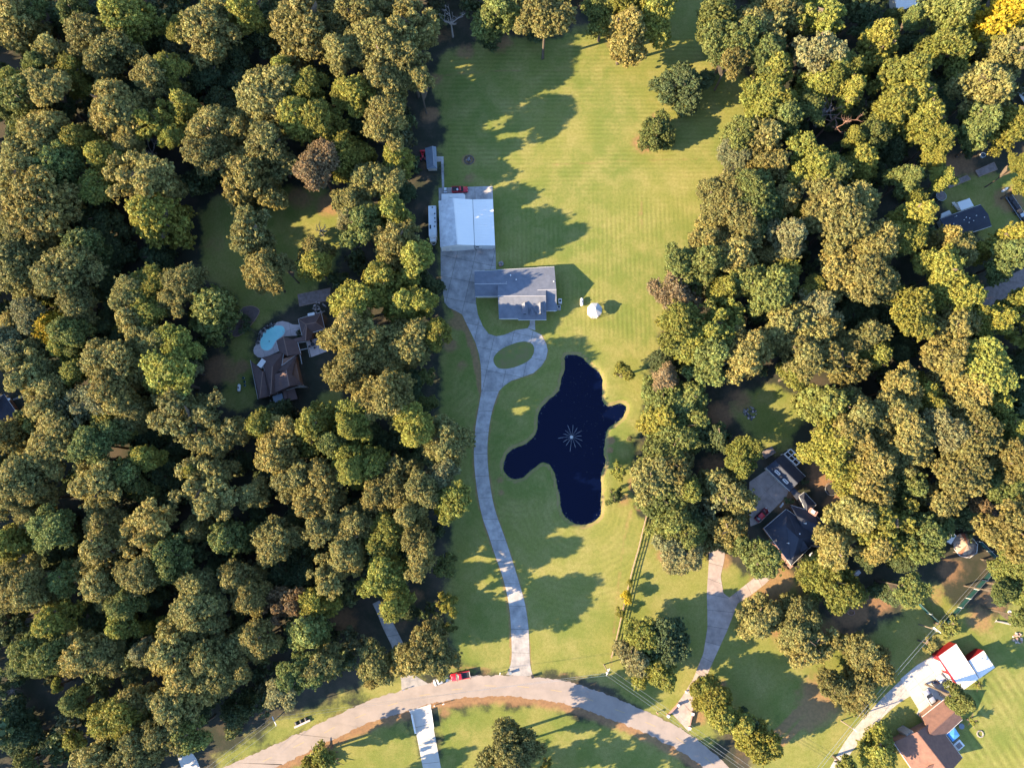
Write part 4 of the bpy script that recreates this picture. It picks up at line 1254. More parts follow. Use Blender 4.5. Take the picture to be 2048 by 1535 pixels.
def add_tree(u, v, r_px, c, h=None, style=None, name=None, label=None, cat='tree', group=None, rng=random):
    """A tree whose crown centre is seen at pixel (u, v) with a crown radius of r_px."""
    mpp = px_m(u, v)
    rm = r_px * mpp
    if style is None:
        style = 'small' if rm < 3.4 else rng.choices(['oak', 'tall', 'ragged'], {'t': (5, 2, 4), 'y': (3, 5, 1), 'g': (4, 4, 2), 'd': (4, 3, 3)}.get(c, (4, 2, 4)))[0]
    me, Rr, Hc = rng.choice(CROWN[style])
    s = rm / Rr
    if h is None:
        h = min(25.0, max(1.7 * rm + 6.0, 1.25 * Hc * s)) * rng.uniform(0.88, 1.12)
    sz = s * rng.uniform(0.92, 1.12)
    if Hc * sz > h * 0.93: sz = h * 0.93 / Hc
    zc = h - 0.5 * Hc * sz
    p = gp(u, v, zc)
    rz = rng.uniform(0, 6.28)
    t = thing(name or KIND[c], label or '', cat, (p.x, p.y, 0), rz, group)
    cr = bpy.data.objects.new('crown', me)
    COL.objects.link(cr); cr.parent = t
    cr.location = (0, 0, h - Hc * sz); cr.scale = (s * rng.uniform(.93, 1.07), s * rng.uniform(.93, 1.07), sz)
    tone = TONE[c]; w = rng.uniform(0.76, 1.22); q = rng.uniform(-0.07, 0.07)
    cr.color = (tone[0] * w * (1 + q), tone[1] * w, tone[2] * w * (1 - q), 1)
    tr = bpy.data.objects.new('trunk', rng.choice(TRUNKS))
    COL.objects.link(tr); tr.parent = t
    tr.scale = (s * 0.95, s * 0.95, h * 0.92)
    return t, p, h, rm

# crowns read off the photograph, window by window: x, y, radius (in the enlarged window) and tone
LISTS = [((0, 0, 2.926), """110 150 130 t;30 60 60 t;180 60 70 g;330 130 110 d;410 60 70 g;730 90 120 y;1030 170 55 y;1170 220 120 t;1250 50 80 t;1400 70 100 y;1550 200 80 d;
1820 170 170 t;1980 300 90 t;2010 80 80 t;480 230 110 t;650 290 110 t;630 330 60 y;350 330 90 t;200 370 60 g;250 500 100 t;430 440 80 y;560 400 80 t;640 620 130 t;770 680 100 t;
50 480 70 y;120 600 120 g;30 640 60 g;940 530 110 t;990 390 75 y;850 430 80 t;1070 640 80 y;920 720 90 y;1000 800 60 y;1220 780 110 t;1200 900 90 t;1570 570 150 t;1640 380 60 y;
1790 500 80 y;1900 500 80 d;2020 560 60 y;1760 700 110 y;1880 700 90 y;1980 880 100 y;1840 960 90 b;1440 780 90 t;1570 870 110 t;1430 1020 140 t;1480 1170 80 d;460 820 90 y;
250 760 100 t;170 900 110 t;330 960 120 g;590 900 80 y;680 930 80 y;740 820 70 t;800 1040 130 t;930 1100 100 t;100 1060 120 t;230 1180 150 t;560 1090 80 y;440 1250 120 d;590 1300 110 d;
930 1300 130 y;120 1380 100 t;250 1390 100 t;60 1470 80 y;480 1480 120 g;620 1480 100 d;1350 330 90 d;1250 440 80 d;2030 1280 60 p;1480 1390 125 t;1820 1480 85 t;600 130 90 d;900 180 80 d;
1400 480 80 d;1300 600 80 d;1130 470 70 d;700 520 70 d;330 640 80 d;90 750 60 d"""),
 ((680, 0, 2.926), """60 100 110 t;150 210 110 t;300 60 110 t;400 170 100 t;250 350 120 t;400 370 110 t;60 540 90 y;240 720 100 t;60 900 90 y;330 940 75 y;200 1060 100 t;110 1330 100 g;270 1240 95 y;
330 1420 120 t;120 720 80 d;300 600 90 t;890 80 95 g;1190 90 105 t;860 190 70 d;1150 160 60 d;1530 80 95 g;1650 190 110 t;1800 60 120 y;1620 40 90 y;1500 30 70 g;450 460 70 t;40 1180 80 t;350 1120 60 d"""),
 ((1348, 0, 2.926), """250 70 100 g;330 220 110 g;470 200 120 t;620 70 100 t;330 320 80 t;530 320 100 g;800 90 110 y;840 290 120 p;900 390 80 g;1170 280 110 y;1590 280 108 y;1600 60 115 g;
1860 110 130 Y;1930 320 110 t;1880 250 70 y;1330 430 110 y;1400 570 120 y;1280 640 110 y;1440 710 110 y;1530 800 80 y;1770 520 130 t;1770 710 95 g;1940 740 100 y;560 440 100 y;520 560 100 y;
600 570 80 y;820 520 90 y;490 660 90 y;600 690 90 g;790 620 70 g;990 540 80 y;960 420 80 y;350 900 65 p;500 880 120 t;560 980 100 t;370 800 80 g;760 900 80 y;840 980 100 y;1080 960 95 y;
1050 800 55 y;1150 780 70 g;930 1010 90 g;1520 930 60 y;1570 1030 60 y;220 1150 75 t;330 1180 110 t;450 1100 100 g;480 1230 120 g;360 1330 110 t;630 1200 100 t;620 1390 110 p;170 1430 100 t;
830 1130 100 t;770 1250 60 y;960 1270 130 t;1080 1170 90 t;1180 1420 100 t;1050 1450 100 t;1330 1380 90 y;1400 1265 85 y;1400 1130 60 y;1330 1050 80 g;1540 1420 90 t;1660 1460 70 t;
1930 1430 110 y;2020 960 55 y;2025 1090 45 y;1290 90 45 g;1390 110 55 g;1120 100 80 d;1280 260 70 d;1410 300 80 d;1720 300 70 d;1050 470 70 d;1550 560 80 d;1100 640 70 d;730 760 60 d;960 700 60 d;
1000 870 60 d;1250 860 80 d;1220 1000 60 d;740 480 50 d;1720 860 45 d;2010 250 80 d;1500 640 70 d"""),
 ((0, 500, 2.926), """60 80 110 t;150 150 100 t;370 130 130 t;560 80 110 d;260 270 50 y;420 330 90 t;560 210 90 d;820 200 90 y;920 190 80 y;1060 180 90 t;720 270 80 t;830 330 80 y;820 430 110 t;
870 530 90 t;1000 300 70 t;1230 360 130 g;890 60 80 d;160 400 80 p;285 460 88 Y;390 490 80 g;220 560 70 t;360 590 70 y;600 470 90 d;690 470 40 y;40 560 90 p;60 440 70 t;120 700 100 t;
230 720 90 t;300 790 80 t;270 880 110 t;420 710 70 y;580 590 60 y;640 660 120 t;610 790 110 t;500 900 105 p;950 740 125 y;1010 560 90 y;1100 620 100 d;680 900 100 t;640 1000 90 y;760 950 90 t;
1120 980 150 t;1330 1080 75 t;1230 1130 70 t;60 1090 100 t;270 1130 120 t;210 1020 60 g;510 1130 95 g;660 1060 80 g;830 1210 70 y;90 1330 110 t;60 1440 90 t;220 1440 80 t;580 1370 130 t;
770 1340 105 g;880 1290 90 d;1180 1400 130 t;1110 1290 60 y;1280 1310 70 t;1500 1020 85 y;1630 970 90 d;1620 1150 110 t;1840 1060 120 y;1960 1130 80 g;2020 1020 60 y;1720 1350 110 t;
1850 1400 110 t;2020 1290 60 y;1450 1420 80 t;1560 1350 80 d;1640 90 60 t;1830 80 85 y;1530 130 90 t;700 560 70 d;480 620 60 d;860 1050 80 d;1000 700 60 d;180 320 60 d;1110 700 50 p;640 350 60 d;
440 1030 50 d;1000 1180 60 d;980 1340 70 d;1390 1260 70 d"""),
 ((680, 500, 2.926), """270 190 125 y;350 330 90 y;430 320 90 y;430 60 90 y;500 190 80 d;70 320 110 y;40 480 110 t;130 570 120 t;240 700 130 t;60 690 110 t;400 540 110 t;560 500 70 y;250 880 130 t;
410 1020 85 y;60 1000 90 y;590 1110 105 t;110 1250 110 y;300 1200 100 d;330 1340 110 t;250 1430 90 t;590 1340 80 p;640 1450 90 y;470 1410 80 t;1990 90 85 g;1960 250 95 b;1980 430 115 y;2020 560 80 g;
1890 650 80 d;1900 740 65 b;1870 830 100 g;1960 920 120 g;1860 1000 90 y;1940 1100 120 g;1880 1210 100 g;1800 1340 100 t;1960 1280 110 t;1850 1450 110 g;1980 1420 90 t;160 880 90 t;440 900 60 d;
510 880 45 g;490 740 45 g;380 760 70 d;180 1090 70 d;420 1240 60 d"""),
 ((1348, 500, 2.926), """150 120 120 g;300 100 120 t;260 210 80 y;400 190 90 g;30 400 90 y;100 560 110 y;250 440 110 y;380 600 120 t;200 640 100 g;560 230 110 g;640 110 80 y;520 60 80 t;810 220 60 y;
980 130 120 t;1150 190 120 t;830 330 90 p;700 440 120 t;850 460 100 t;740 600 110 t;700 720 80 y;1010 380 100 d;1130 480 90 t;1160 600 90 y;950 650 110 t;1000 560 80 t;1560 110 105 y;1640 230 105 y;
1940 50 90 g;1400 360 110 y;1600 480 130 t;1560 640 120 t;1830 660 118 y;1850 400 85 y;2000 320 85 y;1450 810 75 y;1500 910 70 y;1310 800 90 t;1720 800 110 t;1860 920 90 y;1930 1040 80 y;1680 930 90 t;
880 900 130 g;1060 950 110 t;1000 1080 120 t;1250 960 120 t;1350 1080 115 t;930 1180 110 y;1080 1250 120 t;1330 1200 110 t;1560 1050 100 p;1740 1100 110 t;1660 1320 110 t;1930 1220 100 t;1940 1350 90 g;
2020 1400 60 t;1130 1400 130 t;1040 1330 100 y;1320 1400 100 g;1480 1450 110 t;1790 1490 60 b;240 1080 85 d;400 1210 85 y;60 1030 100 g;60 850 90 g;40 1400 90 y;260 1430 130 t;560 560 70 d;1310 250 70 d;
1230 350 70 d;1350 520 70 d;1300 600 60 d;1750 200 50 d;1960 820 80 d;2020 700 70 d;490 360 60 d;1530 1200 60 d;1830 1400 60 d;1640 1450 60 d;2000 950 60 d;1780 500 60 d"""),
 ((0, 1015, 2.926), """40 220 110 y;130 380 80 t;60 470 100 t;180 520 100 t;280 120 95 g;150 50 60 t;430 180 80 d;360 420 80 g;620 110 90 t;705 95 42 Y;640 230 120 t;840 130 110 t;800 380 100 t;980 270 110 g;
1160 110 80 t;1350 160 105 g;520 330 80 t;600 470 110 t;700 540 80 g;1130 470 90 t;1110 600 110 t;1200 660 90 t;730 690 80 y;330 650 90 y;210 710 40 y;220 850 100 g;480 870 120 t;600 880 80 t;540 640 100 d;
840 850 70 p;1000 850 120 t;1080 1000 125 t;1200 900 120 t;1320 980 90 t;950 690 50 y;1390 400 95 t;1430 510 80 t;1590 200 110 t;1700 160 90 d;1650 350 90 d;1650 560 90 b;1800 680 120 g;1850 560 80 y;
1510 770 95 t;1640 1080 75 p;1740 980 95 g;1860 900 90 t;1910 100 90 t;2000 270 80 t;1900 400 80 t;330 1040 35 y;440 1140 70 g;420 1360 50 y;660 1230 105 y;770 1150 90 t;800 1280 80 t;740 1430 95 t;
665 1350 45 Y;980 1180 110 t;950 1320 105 t;1090 1330 90 g;530 1460 120 t;130 1500 60 g;70 1230 90 d;1380 1180 80 d;100 1340 90 d;1400 600 50 d;1250 330 60 d;300 260 70 d;700 820 60 d;870 530 70 d;860 680 60 d;
1460 200 60 d;1750 420 80 d;60 660 80 d;100 950 70 d;290 1360 60 d;1160 1150 70 d;1880 1470 60 y;1830 1500 50 y"""),
 ((680, 1015, 2.926), """250 160 85 y;70 150 110 t;400 40 70 t;240 390 110 y;310 560 75 y;440 190 80 t;440 300 80 t;600 30 38 Y;610 340 55 g;620 570 52 y;40 330 70 t;470 780 110 t;400 900 110 t;540 900 105 t;
190 900 85 t;190 1000 50 t;1960 240 85 p;1750 730 85 y;1900 760 110 d;1700 880 88 p;1840 900 105 y;1880 1010 70 y;1000 1420 115 t;970 1500 80 t;1200 1500 28 y;330 250 70 d;130 270 70 d;380 600 60 d;
630 690 35 g;1900 120 80 g;1980 60 80 g"""),
 ((1348, 1015, 2.926), """60 150 90 g;280 130 130 t;40 290 80 p;470 280 105 g;920 240 95 t;910 430 130 y;1060 60 110 t;1250 110 130 y;1430 150 115 g;1160 190 90 t;470 640 112 t;730 620 95 t;780 790 120 t;
700 730 80 t;1100 850 105 t;1170 930 90 t;1060 1080 100 t;940 1050 75 t;1380 470 82 g;1250 500 70 d;1920 500 62 g;2000 330 80 g;2010 470 80 g;1930 110 120 t;2020 200 70 t;1620 700 48 g;1500 800 36 t;
1660 1120 66 g;1190 1420 100 y;200 1100 85 y;260 1190 95 y;360 1260 85 y;500 1390 92 y;150 1060 45 y;1010 1520 50 y;1560 80 70 d;1340 300 70 d;1680 30 80 d;440 1270 60 d;2040 640 60 g;1130 300 60 d""")]

TREES = []      # (thing, ground point, height, crown radius, tone, u, v)
EDGE_H = lambda u, v: None
def tree_height(u, v, rm, c):
    h = min(25.0, 1.5 * rm + 12.5) if c != 'd' else min(15.0, 1.3 * rm + 5.0)
    if 640 < u < 905 and v < 900 and c != 'd': h = max(h, 24.0)         # tall stand left of the barn and lawn
    if 560 < u < 905 and 900 <= v < 1250 and c != 'd': h = max(h, 21.0)
    if 640 < u < 905 and 900 <= v < 1300 and c != 'd': h = max(h, 23.0)
    if 735 < u < 905 and 550 < v < 800: h = min(h, 20.5 if v < 680 else 18.5)
    if 1260 < u < 1510 and 780 < v < 1130: h = min(h, 13.0)
    if 640 < u < 905 and 290 < v <= 470: h = min(h, 19.5)
    if 700 < u < 905 and 470 < v <= 550 and c != 'd': h = 23.0
    if 1380 < u < 1800 and 1150 < v < 1535: h = min(h, 11.0)
    if 1225 < u < 1380 and 1200 < v < 1420: h = min(h, 12.0)
    return h
rt = random.Random(11)
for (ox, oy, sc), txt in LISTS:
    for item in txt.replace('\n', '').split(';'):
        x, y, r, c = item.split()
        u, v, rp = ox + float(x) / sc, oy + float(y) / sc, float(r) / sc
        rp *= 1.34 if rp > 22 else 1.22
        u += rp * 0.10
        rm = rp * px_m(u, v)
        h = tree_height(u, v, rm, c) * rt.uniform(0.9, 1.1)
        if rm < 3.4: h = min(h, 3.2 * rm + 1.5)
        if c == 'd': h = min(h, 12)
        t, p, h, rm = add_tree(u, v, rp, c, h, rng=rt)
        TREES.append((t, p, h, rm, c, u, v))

# trees that stand by themselves and have looks of their own
def single(u, v, r, c, h, label, style=None, name=None):
    t, p, h, rm = add_tree(u, v, r, c, h, style, name, label, rng=rt)
    TREES.append((t, p, h, rm, None, u, v))
    return t
single(1362, 168, 52, 'd', 13.5, 'big dark green oak alone on the upper lawn, larger of the pair', 'oak')
single(1310, 264, 39, 'g', 10.5, 'smaller green oak on the upper lawn with bare earth beneath', 'oak')
single(1247, 745, 21, 'y', 8.5, 'slim yellow-green tree near the top right bank of the pond', 'small')
single(1238, 941, 17, 'y', 5.5, 'round bright yellow-green young tree at the right bank of the pond', 'small')
single(1227, 992, 16.5, 'g', 5.5, 'round bright green young tree below its twin on the pond bank', 'small')
single(1252, 1195, 13, 'Y', 4.5, 'largest golden-green sapling leaning over the rail fence', 'small')
single(1241, 1224, 10, 'y', 3.6, 'middle-sized yellow-green sapling at the rail fence, lowest of three', 'small')
single(1259, 1166, 7, 'y', 3.4, 'tiny pale sapling at the rail fence, topmost of three', 'small')
single(1259, 877, 6, 'p', 2.4, 'tiny pale sapling on the grass right of the pond', 'small')
single(1946, 1443, 9, 'y', 3.6, 'thin yellow-green sapling in the meadow beside the tan-roofed house', 'bush')
single(1410, 1372, 20, 'y', 10.0, 'pointed yellow-green tree at the upper end of the drive-side row', 'tall')
for (u, v, r, c, lab) in [(1956, 1371, 9, 'y', 'yellow-green shrub at the lower wall of the red barn'), (1562, 1128, 11, 'y', 'bright lime shrub at the front corner of the dark-roofed house'),
                          (1410, 1114, 8, 'y', 'small lime shrub at the top of the forked drive'), (1611, 962, 8, 'd', 'dark round shrub behind the breezeway of the dark-roofed house'),
                          (1580, 1000, 10, 'd', 'dark shrub in the bed beside the garage court'), (600, 665, 9, 'd', 'dark shrub on the patio by the small hipped roof'),
                          (488, 645, 20, 'd', 'wide dark shrub growing in the kidney-shaped mulch bed'), (632, 1521, 22, 'y', 'yellow-green bush below the road near the stone pile'),
                          (660, 1520, 16, 'd', 'dark green bush below the road right of the yellow-green bush'), (1876, 338, 12, 'd', 'dark round shrub above the raised garden beds'),
                          (1755, 1275, 0, 'd', '')]:
    if r: single(u, v, r, c, max(1.2, r * 0.13), lab, 'bush', 'shrub')

# ---- bare and dying trees
def bare_tree(u, v, h, label, m, seed, lean=(0, 0), scale=1.0):
    rng = random.Random(seed)
    p = gp(u, v, 0)
    t = thing('bare_tree', label, 'tree', (p.x, p.y, 0))
    mb = MB()
    mb2 = MB()
    def branch(a, d, L, r, dep, out):
        b = a + d * L * 0.5 + Vector((rng.uniform(-.1, .1), rng.uniform(-.1, .1), 0)) * L
        c = a + d * L
        out.tube([a, b, c], [r, r * 0.75, r * 0.45], 5)
        if dep == 0: return
        for k in range(3):
            ax = Vector((rng.uniform(-1, 1), rng.uniform(-1, 1), rng.uniform(-0.1, 0.9))).normalized()
            branch(a.lerp(c, rng.uniform(0.5, 1.0)), (d * 0.65 + ax * 0.75).normalized(), L * rng.uniform(0.45, 0.68), r * 0.5, dep - 1, mb2)
    top = Vector((lean[0], lean[1], h * 0.55))
    mb.tube([(0, 0, 0), top * 0.5, top], [0.32 * scale, 0.26 * scale, 0.2 * scale], 7)
    for k in range(5):
        a = k * 1.3 + rng.random()
        branch(top * rng.uniform(0.75, 1.0), Vector((math.cos(a) * .7, math.sin(a) * .7, rng.uniform(.3, 1.0))).normalized(), h * 0.28, 0.16 * scale, 3, mb2)
    mb.build('trunk', m, t)
    mb2.build('branches', m, t)
    return t
bare_tree(906, 74, 13, 'leafless grey tree at the top edge of the big lawn', M['dead_wood'], 3)
bare_tree(168, 405, 14, 'bleached bare trunk poking from the wood left of the grass clearing', M['dead_wood'], 4)
bare_tree(328, 328, 14, 'bare grey snag in the dark gap above the grass clearing', M['dead_wood'], 5)
bare_tree(1632, 275, 19, 'reddish bare forked tree in the wood right of the upper lawn', M['dead_red'], 6, (1.5, 1.0))
bare_tree(1600, 262, 17, 'pale bare twiggy tree left of the reddish forked tree', M['dead_wood'], 16)
bare_tree(648, 470, 7, 'small pale bare tree on the sunlit grass clearing', M['dead_wood'], 8)
bare_tree(570, 1210, 13, 'pale bare tree among rusty foliage in the lower left wood', M['dead_wood'], 9)
bare_tree(1957, 1020, 7, 'brown bare bushy tree at the right, above the round canvas pavilion', M['dead_red'], 10)
bare_tree(40, 1375, 5, 'low pale fallen-looking bare tree near the lower left edge', M['dead_wood'], 12)

# ---- labels that single out each wood tree by tone and by the landmark it grows near
MARKS = [('white barn', 935, 440), ('grey-roofed house', 1030, 590), ('white gazebo', 1188, 620), ('fountain', 1143, 872), ('turquoise pool', 545, 675), ('brown-roofed pool house', 570, 740),
         ('grass clearing', 560, 430), ('left-edge house', 25, 830), ('long white camper', 866, 446), ('small blue-grey shed', 862, 313), ('red pickup', 920, 1348), ('rail fence', 1255, 1180),
         ('forked drive', 1430, 1230), ('dark-roofed house', 1590, 1050), ('detached dark garage', 1575, 940), ('stone pile', 1500, 825), ('red barn', 1930, 1330), ('tan-roofed house', 1865, 1470),
         ('round canvas pavilion', 1925, 1090), ('raised garden beds', 1945, 345), ('navy-roofed house', 1935, 440), ('right-edge lane', 1990, 580), ('golden tree', 1984, 38),
         ('bare forked tree', 1650, 240), ('upper lawn oaks', 1340, 210), ('top left corner', 20, 20), ('bottom left corner', 20, 1510), ('road-bend pole', 549, 1441),
         ('leafless top-edge tree', 895, 30), ('top-edge building', 1805, 10), ('bottom-left concrete drive', 378, 1515), ('lower driveway', 850, 1470)]
DIRS = ['right of', 'upper right of', 'above', 'upper left of', 'left of', 'lower left of', 'below', 'lower right of']
ORD = ['closest', 'second closest', 'third closest', 'fourth closest', 'fifth closest', 'sixth closest', 'seventh closest', 'eighth closest', 'ninth closest', 'tenth closest']
buckets = {}
for T in TREES:
    t, p, h, rm, c, u, v = T
    if c is None: continue
    nm, mu, mv = min(MARKS, key=lambda q: (q[1] - u) ** 2 + (q[2] - v) ** 2)
    d = DIRS[int(round(math.atan2(mv - v, u - mu) / (math.pi / 4))) % 8]
    buckets.setdefault((c, nm, d), []).append((math.hypot(u - mu, v - mv), T))
for (c, nm, d), lst in buckets.items():
    lst.sort(key=lambda q: q[0])
    for i, (_, T) in enumerate(lst):
        k = 'tree' if T[3] > 2.6 else 'small tree'
        if len(lst) == 1:
            T[0]['label'] = f"{WORD[c]} {k} {d} the {nm}"
        else:
            T[0]['label'] = f"{WORD[c]} {k} {d} the {nm}, {ORD[min(i, 9)]} of its colour"
        T[0]['group'] = 'trees of the surrounding wood'

# ---- shaded undergrowth and the wood that goes on outside the picture: masses nobody could count
TP = np.array([(T[1].x, T[1].y, T[3]) for T in TREES])
def cover_at(x, y):
    i = int(round((y - GY0) / GD)); j = int(round((x - GX0) / GD))
    if i < 0 or j < 0 or i >= grass.shape[0] or j >= grass.shape[1]: return 0.0, 0.0
    return grass[i, j], dirt[i, j]
KEEP_OUT = [[(0, 775), (70, 775), (70, 880), (0, 880)], [(470, 570), (670, 570), (670, 815), (470, 815)], [(1450, 750), (1720, 750), (1720, 1130), (1450, 1130)], [(1850, 290), (2060, 290), (2060, 500), (1850, 500)],
            [(1740, -30), (1860, -30), (1860, 40), (1740, 40)], [(1900, 520), (2100, 520), (2100, 650), (1900, 650)], [(830, 90), (1000, 90), (1000, 660), (830, 660)], [(1380, 1080), (2060, 1080), (2060, 1540), (1380, 1540)],
            [(340, 1480), (420, 1480), (420, 1545), (340, 1545)], [(560, 1380), (900, 1330), (900, 1420), (560, 1545)], [(730, 1200), (830, 1200), (830, 1380), (730, 1380)]]
KO = [[gp(u, v)[:2] for u, v in poly] for poly in KEEP_OUT]
ROADPOLY = A_road = resample(up, 60) + resample(lo, 60)[::-1]
def blocked(x, y):
    X, Y = np.array([x]), np.array([y])
    if min(dist_line(X, Y, up)[0], dist_line(X, Y, lo)[0]) < 5.0: return True
    return any(in_poly(X, Y, k)[0] for k in KO) or in_poly(X, Y, ROADPOLY)[0]
def inframe(x, y, z, m=0):
    dx, dy, dz = x, y, z - CAM_H
    zc = dy * ST - dz * CT
    yc = dy * CT + dz * ST
    u = 1024 + FPX * dx / zc; v = 767.5 - FPX * yc / zc
    return -m < u < 2048 + m and -m < v < 1535 + m

def mass(name, label, items, seed):
    rng = np.random.default_rng(seed)
    protos = []
    for i in range(5):
        c, r, t = crown_points(rng, 2.8, 4.2, 9, 0.62, 12.0, 'ragged' if i % 2 else 'oak')
        protos.append(leaf_cloud(c, r, t, 7, 0.37, rng))
    V, T = [], []
    for (x, y, z, s, sz, tone) in items:
        v, t = protos[int(rng.integers(5))]
        a = rng.uniform(0, 6.28)
        ca, sa = math.cos(a), math.sin(a)
        w = np.empty_like(v)
        w[:, 0] = (v[:, 0] * ca - v[:, 1] * sa) * s + x
        w[:, 1] = (v[:, 0] * sa + v[:, 1] * ca) * s + y
        w[:, 2] = v[:, 2] * sz + z
        V.append(w); T.append(t * np.array(tone) * rng.uniform(0.8, 1.2))
    me = mesh_quads(name, np.concatenate(V), np.concatenate(T), M['leaf'])
    o = bpy.data.objects.new(name, me)
    COL.objects.link(o)
    o.color = (1, 1, 1, 1)
    tag(o, label, kind='stuff')
    print(name, len(items), len(me.polygons))
    return o
items, outer = [], []
pts = []
rg = random.Random(5)
tries = 0
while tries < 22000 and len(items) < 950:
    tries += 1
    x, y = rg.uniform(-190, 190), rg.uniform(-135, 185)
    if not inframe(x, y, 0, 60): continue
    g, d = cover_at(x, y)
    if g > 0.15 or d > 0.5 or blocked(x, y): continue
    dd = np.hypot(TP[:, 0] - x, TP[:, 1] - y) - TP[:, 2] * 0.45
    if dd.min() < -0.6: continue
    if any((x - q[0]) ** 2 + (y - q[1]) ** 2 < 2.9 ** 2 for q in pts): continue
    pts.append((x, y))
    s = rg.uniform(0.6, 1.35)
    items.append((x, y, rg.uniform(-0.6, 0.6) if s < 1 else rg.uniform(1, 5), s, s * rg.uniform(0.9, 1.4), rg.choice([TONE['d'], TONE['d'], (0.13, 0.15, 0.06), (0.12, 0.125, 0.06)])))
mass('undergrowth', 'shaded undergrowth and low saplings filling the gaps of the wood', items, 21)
tries = 0
while tries < 5000 and len(outer) < 240:
    tries += 1
    x, y = rg.uniform(-235, 215), rg.uniform(-170, 225)
    if inframe(x, y, 16, 34) or not inframe(x, y, 0, 330): continue
    if x > 40 and y < -60 and y > -170 and not x > 175: continue
    if blocked(x, y) or cover_at(x, y)[0] > 0.3 and y > -110: continue
    if in_poly(np.array([x]), np.array([y]), [gp(u, v)[:2] for u, v in [(60, 1500), (1250, 1500), (1250, 1900), (-100, 1900)]])[0]: continue
    if any((x - q[0]) ** 2 + (y - q[1]) ** 2 < 8 ** 2 for q in outer): continue
    s = rg.uniform(1.6, 2.3)
    outer.append((x, y, rg.uniform(6, 11), s, s * 1.1, TONE[rg.choice('ttygd')]))
for u, v in ((640, 1600), (700, 1572), (760, 1625), (815, 1590), (935, 1600), (975, 1575), (1030, 1606), (1085, 1578), (1150, 1606), (1010, 1660), (930, 1665), (1090, 1650), (700, 1650), (560, 1640), (1190, 1570)):
    p_ = gp(u, v); s_ = rg.uniform(1.5, 2.1)
    outer.append((p_.x, p_.y, rg.uniform(7, 11), s_, s_ * 1.15, TONE[rg.choice('ttygd')]))
mass('surrounding_woodland', 'wood that continues beyond the picture on all sides', outer, 22)

# ================================================================== VEHICLES AND YARD THINGS
def loft(sections):
    """Closed body lofted along x: each section is (x, half width bottom, half width top, z bottom, z top)."""
    mb = MB()
    vs, fs = [], []
    for x, wb, wt, z0, z1 in sections:
        vs += [(x, -wb, z0), (x, wb, z0), (x, wb * 1.02, z0 + (z1 - z0) * .55), (x, wt, z1), (x, -wt, z1), (x, -wb * 1.02, z0 + (z1 - z0) * .55)]
    for i in range(len(sections) - 1):
        for k in range(6):
            fs.append((i * 6 + k, i * 6 + (k + 1) % 6, (i + 1) * 6 + (k + 1) % 6, (i + 1) * 6 + k))
    fs.append(tuple(range(5, -1, -1)))
    fs.append(tuple((len(sections) - 1) * 6 + k for k in range(6)))
    return mb.add(vs, [tuple(reversed(f)) for f in fs])

def wheel(root, x, y, r=0.34, w=0.24):
    mb = MB()
    n = 12
    vs = [(x + r * math.cos(6.283 * k / n), y + s * w / 2, r + r * math.sin(6.283 * k / n)) for s in (-1, 1) for k in range(n)]
    mb.add(vs, [tuple(range(n)), tuple(range(2 * n - 1, n - 1, -1))] + [(k, n + k, n + (k + 1) % n, (k + 1) % n) for k in range(n)])
    t = mb.build('wheel', M['rubber'], root)
    MB().bar((x, y - w / 2 - .01, r), (x, y + w / 2 + .01, r), r * 1.1, n=8).build('rim', M['steel'], t)

